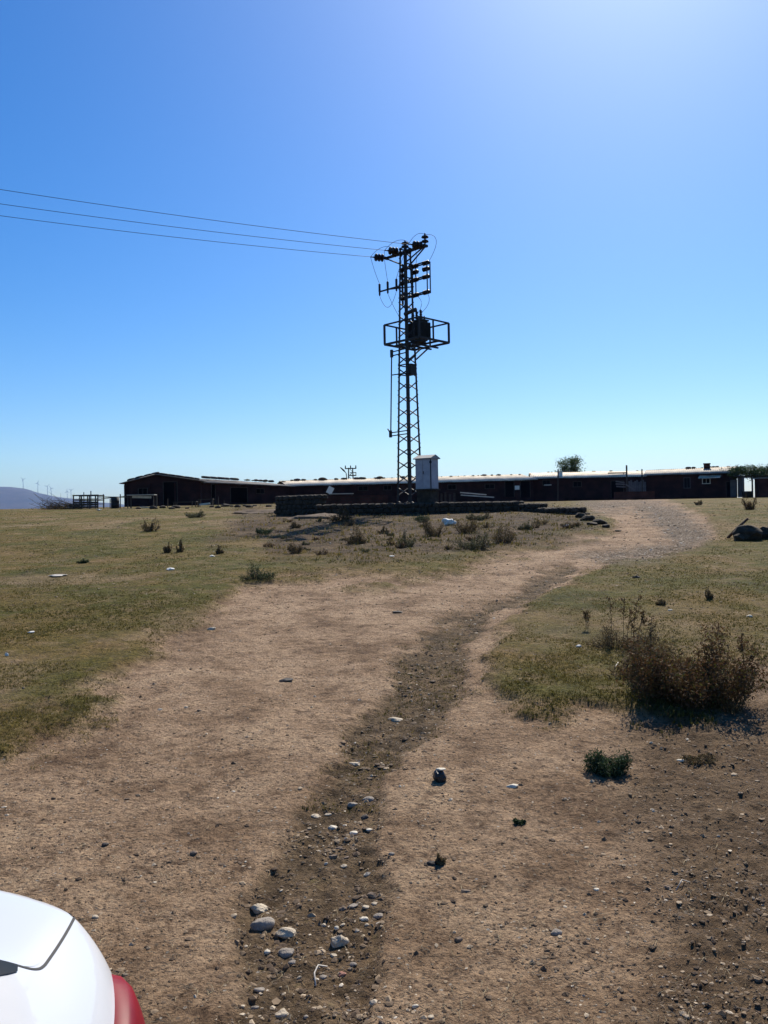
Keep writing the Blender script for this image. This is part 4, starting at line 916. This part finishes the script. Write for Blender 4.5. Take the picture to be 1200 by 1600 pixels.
# ------------------------------------------------------------------ pylon
TD = 44.0
tb = P(641, 798, TD); tz = gz(tb.x, TD)
def TZ(py): return P(640 - (800 - py) * sr, py, TD).z - tz
py_t = thing('power_pylon', 'tall dark lattice steel power pylon carrying the transformer platform', 'pylon', (tb.x, TD, tz), R(-45))
Ht = TZ(388); s0 = .50; s1 = .215
def half(z): return s0 + (s1 - s0) * max(0, min(1, z / Ht))
def leg(sx, sy, z): return Vector((sx * half(z), sy * half(z), z))
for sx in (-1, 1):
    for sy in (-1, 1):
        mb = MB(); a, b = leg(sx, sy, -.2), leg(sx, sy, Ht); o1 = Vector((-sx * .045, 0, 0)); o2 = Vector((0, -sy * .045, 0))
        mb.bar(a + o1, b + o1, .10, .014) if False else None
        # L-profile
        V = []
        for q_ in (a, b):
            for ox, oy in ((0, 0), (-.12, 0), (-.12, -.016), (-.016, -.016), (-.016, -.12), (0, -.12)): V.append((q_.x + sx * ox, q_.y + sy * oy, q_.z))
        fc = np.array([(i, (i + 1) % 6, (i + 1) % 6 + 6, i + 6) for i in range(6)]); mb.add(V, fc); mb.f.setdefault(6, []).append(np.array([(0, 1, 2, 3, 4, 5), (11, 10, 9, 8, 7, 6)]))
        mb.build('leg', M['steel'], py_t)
mb = MB(); nz = 20; zs = [Ht * (k / nz) for k in range(nz + 1)]
cs4 = [(-1, -1), (1, -1), (1, 1), (-1, 1)]
for fi in range(4):
    c0, c1 = cs4[fi], cs4[(fi + 1) % 4]
    for k in range(nz):
        hi, lo = (c0, c1) if fi in (0, 3) else (c1, c0)
        mb.bar(leg(*hi, zs[k + 1] - .06), leg(*lo, zs[k] + .16), .055, .05)
    for z in (TZ(571), TZ(585), TZ(540), TZ(395), Ht - .02): mb.bar(leg(*c0, z), leg(*c1, z), .06, .05)
mb.build('bracing', M['steel'], py_t)
# crossarm along local x
mb = MB(); zc = TZ(394)
for yy in (-.14, .14): mb.bar((-1.45, yy * .4, zc), (-.2, yy, zc), .07); mb.bar((-.2, yy, zc), (1.45, yy * .4, zc), .07); mb.bar((-1.4, yy * .3, zc - .03), (-.22, yy * 1.4, zc - .62), .055); mb.bar((1.4, yy * .3, zc - .03), (.22, yy * 1.4, zc - .62), .055)
for k in range(8): x = -1.3 + k * .36; mb.bar((x, -.08, zc), (x + .18, .08, zc), .04)
mb.box((1.42, 0, zc), (.14, .3, .12)); mb.box((-1.42, 0, zc), (.14, .3, .12)); mb.bar((0, 0, zc), (0, 0, zc + .15), .09)
mb.bar((-.9, .0, zc + .02), (.0, -.9, zc + .02), .05); mb.build('crossarm', M['steel'], py_t)
def insul(a, b, r_=.125, sheds=3, name='insulator', n=14):
    prof = [(.02, 0), (.035, .08)]
    for k in range(sheds):
        z = .12 + .76 * k / sheds; dz = .76 / sheds; prof += [(.045, z), (r_, z + dz * .25), (r_ * .9, z + dz * .55), (.05, z + dz * .8)]
    prof += [(.035, .95), (.02, 1)]; mb = MB(); mb.lathe(a, b, prof, n); return mb.build(name, M['ceramic'], py_t, True)
# wires go (-x-ish and towards camera) : world dir -> local
iw = Matrix.Rotation(R(45), 3, 'Z')
wd_ = Vector((-.914, -.406, .0)).normalized(); wl = iw @ wd_
ends = []
anch = [Vector((-1.42, 0, zc)), Vector((-.35, 0, zc + .10)), Vector((1.38, 0, zc))]
for k, a in enumerate(anch):
    st = a + wl * .08; e = a + wl * .80 + Vector((0, 0, -.02)); mb = MB(); mb.cyl(a, st, .022); mb.cyl(e, e + wl * .12, .03); mb.build('fitting', M['steel_dark'], py_t)
    insul(st, e, .21, 3); ends.append(e + wl * .12)
insul((0, 0, Ht - .02), (0, 0, Ht + .42), .20, 2); insul((1.42, 0, zc + .06), (1.42, 0, zc + .66), .19, 2); insul((-.72, 0, zc - .10), (-.72, 0, zc + .24), .17, 2)
# arrester arm
za_ = TZ(447); mb = MB(); mb.bar((-1.75, -.25, za_), (-.2, -.25, za_), .07); mb.bar((-1.1, -.25, za_), (.25, .35, za_ - .02), .05); mb.bar((-.9, -.25, za_ + .02), (-.2, .25, za_ + .02), .05); mb.build('arrester_arm', M['steel'], py_t)
for k, x in enumerate((-1.72, -1.1, -.45)):
    mb = MB(); mb.lathe((x, -.25, za_ - .22), (x, -.25, za_ + .45), [(.03, 0), (.05, .08), (.05, .3)] + [(.05 + .022 * (j % 2), .32 + j * .045) for j in range(14)] + [(.02, 1)], 10); mb.build('surge_arrester', M['ceramic'], py_t, True)
# disconnector rack: outboard on +x side of right face
def rack():
    x0, x1 = -.05, 1.05; y = .52; zt_, zb_ = TZ(414), TZ(461); mb = MB()
    for x in (.15, 1.18):
        for yy in (.38, .62): mb.bar((x, yy, zb_ - .03), (x, yy, zt_), .045)
    for z in (zt_, TZ(436), TZ(460)):
        for yy in (.38, .62): mb.bar((-.75, yy, z), (1.2, yy, z), .06)
        mb.bar((-.2, -.2, z), (-.2, .62, z), .05); mb.bar((.25, -.2, z), (.25, .62, z), .05)
    mb.bar((-.72, .5, TZ(470)), (-.72, .5, zt_ - .1), .08)
    mb.build('switch_frame', M['steel'], py_t)
    for z in (zt_ - .02, TZ(424), TZ(436), TZ(460)):
        for x in (-.6, .25, 1.02):
            mb = MB(); mb.lathe((x - .27, .5, z), (x + .24, .5, z), [(.03, 0)] + [(.075 + .05 * (j % 2), .06 + j * .08) for j in range(11)] + [(.03, 1)], 10); mb.build('insulator', M['ceramic'], py_t, True)
rack()
# plate, boxes
mb = MB(); mb.cyl((.15, -.28, TZ(493)), (.95, -.28, TZ(490)), .1, .1, 12); mb.build('tube_fuse', M['tank'], py_t, True)
mb = MB(); mb.box((.42, -.1, TZ(580)), (.22, .42, .5)); mb.box((.42, -.1, TZ(571.5)), (.26, .46, .03)); mb.bar((-.65, -.5, TZ(585)), (.5, -.5, TZ(586)), .05); mb.build('junction_box', M['steel_dark'], py_t)
mb = MB(); mb.box((half(6) - .02, -half(6) - .03, TZ(638)), (.14, .02, .22)); mb.build('sign_plate', M['tank'], py_t)
# operating rod with brackets
mb = MB()
for ps, hh_ in (((547, 553), 9), ((674, 679), 4)):
    mb = MB()
    for py in ps: z = TZ(py); h_ = half(z); mb.bar((h_, -h_ - .02, z), (-h_ - .55, -h_ - .02, z - .03), .05)
    mb.bar((-half(hh_) - .52, -half(hh_), TZ(ps[0] - 3)), (-half(hh_) - .52, -half(hh_), TZ(ps[1] + 3)), .12)
    if hh_ == 4: mb.bar((-half(4) - .5, -half(4), TZ(676)), (-half(4) - .72, -half(4), TZ(668)), .05)
    mb.build('rod_bracket', M['steel'], py_t)
mb = MB(); mb.cyl((-half(9) - .52, -half(9), TZ(548)), (-half(4) - .5, -half(4), TZ(676)), .035, .035, 8); mb.build('operating_rod', M['steel'], py_t)
mb = MB(); mb.cyl((0, 0, -.1), (0, 0, TZ(545)), .018, .018, 6); mb.build('cable', M['wire'], py_t)
# platform
zp = TZ(534); zr_ = TZ(503); u0, u1, v0, v1 = -1.28, 1.25, -.38, 1.95
mb = MB()
for (a, b) in (((u0, v0), (u1, v0)), ((u1, v0), (u1, v1)), ((u1, v1), (u0, v1)), ((u0, v1), (u0, v0))): mb.bar((*a, zp), (*b, zp), .10)
for v in (.35, 1.15): mb.bar((u0 - .05, v, zp + .0), (u1 + .05, v, zp), .09)
for u in (-.25, .25): mb.bar((u, v0, zp - .09), (u, v1 + .25, zp - .09), .08)
mb.build('platform_frame', M['steel'], py_t)
mb = MB()
for (a, b) in (((u0, v0), (u1, v0)), ((u1, v0), (u1, v1)), ((u1, v1), (u0, v1)), ((u0, v1), (u0, v0))): mb.bar((*a, zr_), (*b, zr_), .07)
for a in ((u0, v0), (u1, v0), (u1, v1), (u0, v1), (u0, .55), (u1, .7), (-.1, v1), (u0 + .3, v1)): mb.bar((*a, zp), (*a, zr_), .09 if abs(a[0]) > 1.2 and a[1] in (v0, v1) else .07)
mb.build('guard_rail', M['steel'], py_t)
mb = MB()
for u in (-.32, .32): mb.bar((u, half(8), TZ(562)), (u, v1 - .45, zp - .1), .065)
mb.build('platform_brace', M['steel'], py_t)
# transformer (stands on the platform)
tp = py_t.matrix_basis @ Vector((0, 0, 0))
Mt = Matrix.Translation((tb.x, TD, tz)) @ Matrix.Rotation(R(-45), 4, 'Z')
tr = thing('transformer', 'dark oil transformer standing on the pylon platform', 'transformer', (Mt @ Vector((.0, .95, zp + .1))), R(-45)); tr.scale = (1.25, 1.25, 1.12)
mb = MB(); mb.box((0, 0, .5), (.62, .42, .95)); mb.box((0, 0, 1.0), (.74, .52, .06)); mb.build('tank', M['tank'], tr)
mb = MB()
for k in range(11):
    x = -.3 + k * .06; mb.box((x, .31, .5), (.014, .2, .75)); mb.box((x, -.31, .5), (.014, .2, .75))
for k in range(7):
    y = -.18 + k * .06; mb.box((.41, y, .5), (.2, .014, .75)); mb.box((-.41, y, .5), (.2, .014, .75))
mb.build('cooling_fins', M['tank'], tr)
for k, x in enumerate((-.24, 0, .24)):
    mb = MB(); mb.lathe((x, -.12, 1.03), (x, -.12, 1.5), [(.05, 0)] + [(.035 + .04 * (j % 2), .1 + j * .08) for j in range(10)] + [(.02, .95), (.02, 1)], 10); mb.build('bushing', M['ceramic'], tr, True)
for k, x in enumerate((-.2, -.07, .07, .2)):
    mb = MB(); mb.lathe((x, .14, 1.03), (x, .14, 1.25), [(.035, 0), (.05, .3), (.03, .6), (.02, 1)], 8); mb.build('bushing', M['ceramic'], tr, True)
mb = MB(); mb.cyl((-.28, .0, 1.3), (-.28, .5, 1.3), .11, .11, 12) if False else mb.box((0, 0, -.02), (.5, .34, .06)); mb.build('skid', M['steel_dark'], tr)
# jumpers
def jump(a, b, sag, bulge=(0, 0, 0), n=10, r_=.011):
    a = Vector(a); b = Vector(b); pts = [a.lerp(b, k / n) + Vector((0, 0, -sag * 4 * (k / n) * (1 - k / n))) + Vector(bulge) * (4 * (k / n) * (1 - k / n)) for k in range(n + 1)]
    mb = MB(); mb.tube(pts, r_, 5); mb.build('jumper_wire', M['wire'], py_t, True)
jump(ends[0], (-1.72, -.25, za_ + .45), .1); jump(ends[1], (-1.1, -.25, za_ + .45), -.25, (0, -.1, 0)); jump(ends[2], (-.45, -.25, za_ + .45), -.1)
jump((-1.72, -.25, za_ - .22), (-.45, -.25, za_ - .2), .75); jump((-1.1, -.25, za_ - .22), (-.1, -.3, TZ(500)), .1)
jump((1.42, 0, zc + .58), (1.2, .5, TZ(414)), 0, (.75, -.1, .2)); jump(ends[2], (1.42, 0, zc + .58), -.25); jump(ends[1], (0, 0, Ht + .42), -.2); jump((0, 0, Ht + .42), (.25, .5, TZ(414)), -.1, (.3, .1, 0)); jump(ends[0], (-.62, 0, zc + .26), -.35)
jump((1.05, .5, TZ(461)), (.35, .75, zp + 1.55), 0, (.25, .1, 0)); jump((.3, .5, TZ(461)), (.05, .75, zp + 1.55), 0, (.35, 0, 0)); jump((-.6, .5, TZ(461)), (-.2, .75, zp + 1.55), 0, (-.1, .1, 0))
# line conductors
lab3 = ['lowest of the three power lines, ending at the left end of the crossarm', 'middle one of the three power lines running to the pylon', 'highest of the three power lines, ending at the right end of the crossarm']
for k, py in enumerate((337, 318.5, 296)):
    a = Mt @ ends[k]; dd = [38.5, 37.9, 36.6][k]; b = P(0, py, dd); dirv = b - a; mb = MB()
    n = 60; pts = []
    for i in range(n + 1):
        s = i / n * 3.2; q_ = a + dirv * s; q_.z += .42 * (s * s - s); pts.append(q_ - a)
    mb.tube(pts, .0125, 5); o = mb.build('power_line', M['wire'], None, True); o.location = a; meta(o, lab3[k], 'cable')

# ------------------------------------------------------------------ white cabinet
def cabinet():
    p = P(671, 765, 41.9); dd = 42.4; zt_ = P(668, 717, dd).z; zb_ = P(668, 764, dd).z; x = P(667.5, 765, dd).x; g = gz(x, dd)
    t = thing('electrical_cabinet', 'white metal cabinet with a small pitched roof on a concrete block before the pylon', 'cabinet', (x, dd, g), R(-35))
    h0, h1 = zb_ - g, zt_ - g; W, D = .90, .74
    mb = MB(); mb.box((0, 0, (h0 + h1) / 2), (W, D, h1 - h0)); mb.build('body', M['cabwhite'], t)
    mb = MB()
    for s in (-1, 1): mb.box((s * W * .245, -D / 2 - .012, (h0 + h1) / 2), (W * .47, .02, h1 - h0 - .1))
    dr = mb.build('door', M['cabwhite'], t); mb = MB(); mb.box((.03, -D / 2 - .035, (h0 + h1) / 2 + .05), (.03, .02, .16)); mb.build('handle', M['steel_dark'], dr)
    mb = MB(); mb.box((W / 2 + .012, 0, (h0 + h1) / 2), (.02, D - .08, h1 - h0 - .1)); mb.build('side_panel', M['cabwhite'], t)
    mb = MB(); mb.cyl((W / 2 + .03, -D / 2 - .03, h0), (W / 2 + .03, -D / 2 - .03, h1 - .03), .022, .022, 8); mb.box((W / 2 + .03, -D / 2 - .04, h1 - .2), (.1, .08, .1)); mb.build('conduit', M['steel_dark'], t)
    ov = .09; X_, Y_ = W / 2 + ov, D / 2 + ov; rz_ = h1 + .20
    V = [(-X_, -Y_, h1 - .02), (X_, -Y_, h1 - .02), (X_, Y_, h1 - .02), (-X_, Y_, h1 - .02), (-X_, 0, rz_), (X_, 0, rz_), (-X_, -Y_, h1 + .02), (X_, -Y_, h1 + .02), (X_, Y_, h1 + .02), (-X_, Y_, h1 + .02)]
    mb = MB(); mb.add(V, np.array([(3, 2, 1, 0), (6, 7, 5, 4), (8, 9, 4, 5), (0, 1, 7, 6), (2, 3, 9, 8)])); mb.f.setdefault(5, []).append(np.array([(1, 2, 8, 5, 7), (3, 0, 6, 4, 9)])); mb.build('roof', M['cabroof'], t)
    mb = MB(); mb.box((0, 0, h0 - .04), (W + .15, D + .15, .08)); mb.box((0, 0, (h0 - .08) / 2 - .1), (W - .1, D - .05, h0 - .08 + .2)); mb.build('plinth', M['stonedark'], t)
cabinet()
# low posts / fence bits behind wall beside cabinet
for k, px in enumerate((684, 690, 696, 703, 710)):
    post(px, [768, 771, 769, 772, 770][k], 45.5, .10, ['dark stake, first right of the cabinet base', 'dark stake, second right of the cabinet base', 'dark stake, third right of the cabinet base', 'dark stake, fourth right of the cabinet base', 'dark stake, furthest right of the cabinet base'][k], 'wood')

# ------------------------------------------------------------------ car (its tail reaches into the lower left corner)
M['paint'] = mat('white_car_paint', (.56, .57, .60), None, .3, 3, 0, 0, .5, coat=.6)
M['lamp'] = mat('red_lamp_lens', (.15, .005, .012), (.20, .008, .018), .4, 6, 0, 0, .12)
M['lampd'] = mat('dark_lamp_rim', (.10, .004, .012), None, .2, 6, coat=1)
M['glass'] = mat('dark_car_glass', (.004, .004, .005), None, .35, 3, 0, 0, .2)
M['seam'] = mat('black_seam', (.006, .006, .01), None, .7)
M['rim'] = mat('alloy_rim', (.45, .45, .46), None, .3, 4, 0, .8)
def car():
    YR = 2.53; XC = -1.47; zg = gz(XC, 0.4)
    t = thing('car', 'white sedan car whose boot corner with a red tail light reaches into the lower left', 'car', (XC, YR, zg), 0)
    # local: y=0 rear end, negative y towards front; x right; z up
    W = .86
    #  station: y, half width, lower z, belt z (shoulder), deck/roof edge x, edge z, top z centre
    S = [(-.0, .76, .36, .74, .56, .975, 1.035), (-.05, .80, .28, .77, .56, .995, 1.055), (-.14, .835, .24, .79, .56, 1.012, 1.068), (-.30, .855, .22, .81, .565, 1.03, 1.08), (-.46, W, .21, .83, .575, 1.045, 1.09),
         (-.60, W, .2, .85, .592, 1.10, 1.14), (-.80, W, .2, .88, .60, 1.18, 1.23), (-1.05, W, .2, .90, .59, 1.26, 1.315), (-1.35, W, .2, .91, .575, 1.37, 1.425), (-1.9, W, .2, .91, .565, 1.42, 1.475),
         (-2.4, W, .2, .91, .57, 1.40, 1.455), (-2.75, W, .2, .90, .60, 1.28, 1.34), (-3.1, W, .2, .89, .64, 1.08, 1.13), (-3.4, W, .2, .88, .68, .97, 1.02), (-3.9, .85, .22, .84, .66, .90, .95), (-4.25, .80, .25, .74, .62, .80, .84), (-4.42, .68, .32, .62, .5, .66, .68)]
    NP = 15
    def sec(s):
        y, w_, zl, zbelt, xe, ze, zt_ = s
        k = [(w_ * .86, zl), (w_ * .97, zl + .06), (w_, zl + .2), (w_ * 1.0, zbelt - .28), (w_ * .99, zbelt - .13), (w_ * .965, zbelt - .03), (w_ * .93, zbelt + .015 + .1 * max(0, min(1, (ze - zbelt) * 3)) * .3)]
        x0, z0 = k[-1]
        for f in (.33, .66, 1): k.append((x0 + (xe - x0) * f, z0 + (ze - z0) * (f ** .62 if ze < 1.08 and y > -1 else f)))
        for f in (.12, .3, .6, .85, 1): k.append((xe * (1 - f), ze + (zt_ - ze) * math.sin(f * math.pi / 2)))
        return k
    rows = []
    for s in S:
        hf = sec(s); full = [(x, z) for x, z in hf] + [(-x, z) for x, z in hf[-2::-1]]
        rows.append([(x, s[0] - .34 * (abs(x) / .86) ** 2.6 * max(0, 1 + s[0] / 1.3) + (.05 * (abs(x) / .86) ** 2 if s[0] < -4 else 0), z) for x, z in full])
    V = np.array(rows); a, b = V.shape[:2]; i = np.arange(a * b).reshape(a, b)
    q_ = np.stack([i[:-1, :-1], i[1:, :-1], i[1:, 1:], i[:-1, 1:]], -1).reshape(-1, 4)
    # caps as strips between mirrored points
    capf = []
    for row in (0, a - 1):
        for k in range(b // 2 - 0):
            j0, j1, m0, m1 = i[row, k], i[row, k + 1], i[row, b - 1 - k], i[row, b - 2 - k]
            if j1 == m1: capf.append((j0, j1, m0)); continue
            capf.append((j0, m0, m1, j1) if row else (j0, j1, m1, m0))
    mb = MB(); mb.add(V.reshape(-1, 3), q_); mb.f.setdefault(4, []).append(np.array([c for c in capf if len(c) == 4])); tri = [c for c in capf if len(c) == 3]
    if tri: mb.f.setdefault(3, []).append(np.array(tri))
    body = mb.build('body', M['paint'], t, True)
    sb = body.modifiers.new('sub', 'SUBSURF'); sb.levels = 3; sb.render_levels = 3
    dg = bpy.context.evaluated_depsgraph_get(); dg.update(); ev = body.evaluated_get(dg); me = ev.to_mesh()
    bvh = BVHTree.FromPolygons([v.co.copy() for v in me.vertices], [tuple(p.vertices) for p in me.polygons]); ev.to_mesh_clear()
    def top(x, y):
        h_ = bvh.ray_cast(Vector((x, y, 3)), Vector((0, 0, -1)))
        if h_[0] is None: h_ = bvh.find_nearest(Vector((x, y, 1.0)))
        return h_[0], (h_[1] if h_[1].z > 0 else -h_[1])
    def side(y, z, x=3):
        h_ = bvh.ray_cast(Vector((x, y, z)), Vector((-1, 0, 0)))
        if h_[0] is None: h_ = bvh.find_nearest(Vector((.7, y, z)))
        return h_[0], (h_[1] if h_[1].x > 0 else -h_[1])
    def ribbon(name, pts, w_, m, off=.0015, parent=t):
        """flat strip on the body surface along (x,y) points"""
        Q = [top(*p_) for p_ in pts]; mb = MB(); V = []
        for k, (c, n_) in enumerate(Q):
            d = (Q[min(k + 1, len(Q) - 1)][0] - Q[max(k - 1, 0)][0]).normalized(); s = n_.cross(d).normalized() * w_ / 2
            V += [(c - s + n_ * off)[:], (c + s + n_ * off)[:]]
        n = len(Q); mb.add(V, np.array([(2 * k, 2 * k + 1, 2 * k + 3, 2 * k + 2) for k in range(n - 1)])); return mb.build(name, m, parent)
    def patch(name, fn, nu, nv, m, off, parent=t, mode='top', smooth=True, crown=0):
        V = []
        for a_ in range(nu + 1):
            for b_ in range(nv + 1):
                p0, p1 = fn(a_ / nu, b_ / nv); h_ = top(p0, p1) if mode == 'top' else side(p0, p1, 3 if mode == 'right' else -3)
                if mode == 'left': h_ = bvh.ray_cast(Vector((-3, p0, p1)), Vector((1, 0, 0)))
                if mode == 'left' and h_[0] is None: h_ = bvh.find_nearest(Vector((-.7, p0, p1)))
                if mode == 'left' and h_[1].x > 0: h_ = (h_[0], -h_[1])
                bu = 4 * crown * min(a_ / nu * (1 - a_ / nu), .12) * min(b_ / nv * (1 - b_ / nv), .12) * 20
                edge = a_ in (0, nu) or b_ in (0, nv)
                V.append((h_[0] + h_[1] * ((.003 if name in ('rear_window', 'windscreen') else .0008 if name == 'boot_lid' else -.006) if edge else off + bu))[:])
        i = np.arange((nu + 1) * (nv + 1)).reshape(nu + 1, nv + 1); mb = MB(); mb.add(V, np.stack([i[:-1, :-1], i[1:, :-1], i[1:, 1:], i[:-1, 1:]], -1).reshape(-1, 4)); return mb.build(name, m, parent, smooth)
    # lid seam: from rear edge forward then round into the window line
    xs = .588
    seam = [(.540, -.080), (.557, -.13), (.573, -.20), (.586, -.28), (.596, -.36), (.603, -.43), (.606, -.47), (.602, -.497), (.585, -.516), (.55, -.524), (.45, -.521), (.30, -.512), (.15, -.504), (0, -.50)]
    def smooth_(pts, n=6):
        out = []
        for k in range(len(pts) - 1):
            p0, p1, p2, p3 = [Vector(pts[max(0, min(len(pts) - 1, k + j))]) for j in (-1, 0, 1, 2)]
            for s in range(n):
                u = s / n; out.append(tuple(.5 * ((2 * p1) + (p2 - p0) * u + (2 * p0 - 5 * p1 + 4 * p2 - p3) * u * u + (3 * p1 - p0 - 3 * p2 + p3) * u ** 3)))
        return out + [pts[-1]]
    full = smooth_(seam); full = full + [(-x, y) for x, y in full[-2::-1]]
    ribbon('boot_seam', full, .008, M['seam'])
    # boot lid as its own slightly proud panel inside the seam
    hs_ = smooth_(seam); ymin = [min(y for x, y in hs_)]
    def lidfn(u, v):
        y = -.075 - v * .445 + v * .022 * (1 - (2 * u - 1) ** 2); 
        x = np.interp(-y, [-p_[1] for p_ in hs_[:50]], [p_[0] for p_ in hs_[:50]]) - .012; return ((2 * u - 1) * x, y)
    patch('boot_lid', lidfn, 40, 30, M['paint'], .0012)
    # rear window: dark glass from boot to roof
    def winfn(u, v): y = -.507 - .018 * (2 * u - 1) ** 2 - v * .72; x = (.583 - .055 * v) * (1 if v > .03 else .97); return ((2 * u - 1) * x, y)
    patch('rear_window', winfn, 24, 20, M['glass'], .004)
    def wsfn(u, v): y = -2.62 - v * .58; x = .53 + .08 * v; return ((2 * u - 1) * x, y)
    patch('windscreen', wsfn, 20, 14, M['glass'], .002)
    for md in ('right', 'left'):
        patch('side_window', lambda u, v: (-1.12 - u * 1.5 - .25 * (v - .0) * (u - .5) * -1, .975 + v * (.36 - .10 * abs(u - .5))), 24, 8, M['glass'], .003, mode=md)
    # tail lights wrap the corner
    for sg, md in ((1, 'right'), (-1, 'left')):
        sgn = sg
        def lampfn(u, v):
            y = -.235 - u * .36; z = .60 + v * (.285 - .075 * u) + .035 * u; return (y, z)
        lt = patch('tail_light', lampfn, 16, 12, M['lamp'], .011, mode=md, crown=.022)
        patch('lamp_rim', lambda u, v: (-.222 - u * .39, .585 + v * (.315 - .085 * u) + .035 * u), 14, 10, M['lampd'], .003, lt, mode=md)
    for sx in (-1, 1):
        for wy in (-1.0, -3.55):
            wh = MB(); x = sx * .80; wh.lathe((x - sx * .1, wy, .31), (x + sx * .1, wy, .31), [(.19, 0), (.29, .0), (.315, .15), (.315, .85), (.29, 1), (.2, 1.0)], 28); w_ = wh.build('wheel', M['rubber'], t, True)
            rm = MB(); rm.lathe((x - sx * .02, wy, .31), (x + sx * .085, wy, .31), [(.0, 0), (.2, 0), (.2, 1), (.17, .95), (.15, .6), (.04, .7), (0, .9)], 20); rm.build('rim', M['rim'], w_, True)
    for sx in (-1, 1):
        mb = MB(); mb.add(rockverts(2, .13, .07, .07, 4, 0, 0) * 1.0 + np.array([sx * .60, -4.30, .66]), ICO[2][1]); mb.build('headlight', M['rim'], t, True)
        mb = MB(); mb.add(rockverts(2, .09, .05, .06, 4, 0, 0) + np.array([sx * .97, -2.62, .98]), ICO[2][1]); mb.build('door_mirror', M['paint'], t, True)
    mb = MB(); mb.box((0, .012, .55), (.52, .012, .11)); mb.build('number_plate', M['white'], t)
car()

# ------------------------------------------------------------------ haze
hm = bpy.data.materials.new('haze_air'); hm.use_nodes = True; t = hm.node_tree; t.nodes.remove(t.nodes['Principled BSDF'])
pv = t.nodes.new('ShaderNodeVolumePrincipled'); pv.inputs['Color'].default_value = (.22, .42, 1, 1); pv.inputs['Density'].default_value = 4e-5; pv.inputs['Anisotropy'].default_value = .3
t.links.new(pv.outputs[0], t.nodes['Material Output'].inputs['Volume'])
mb = MB(); mb.box((0, 4600, 135), (19000, 10000, 430)); hz = mb.build('haze', hm); meta(hz, 'thin pale blue haze in the air', 'haze', kind='stuff')
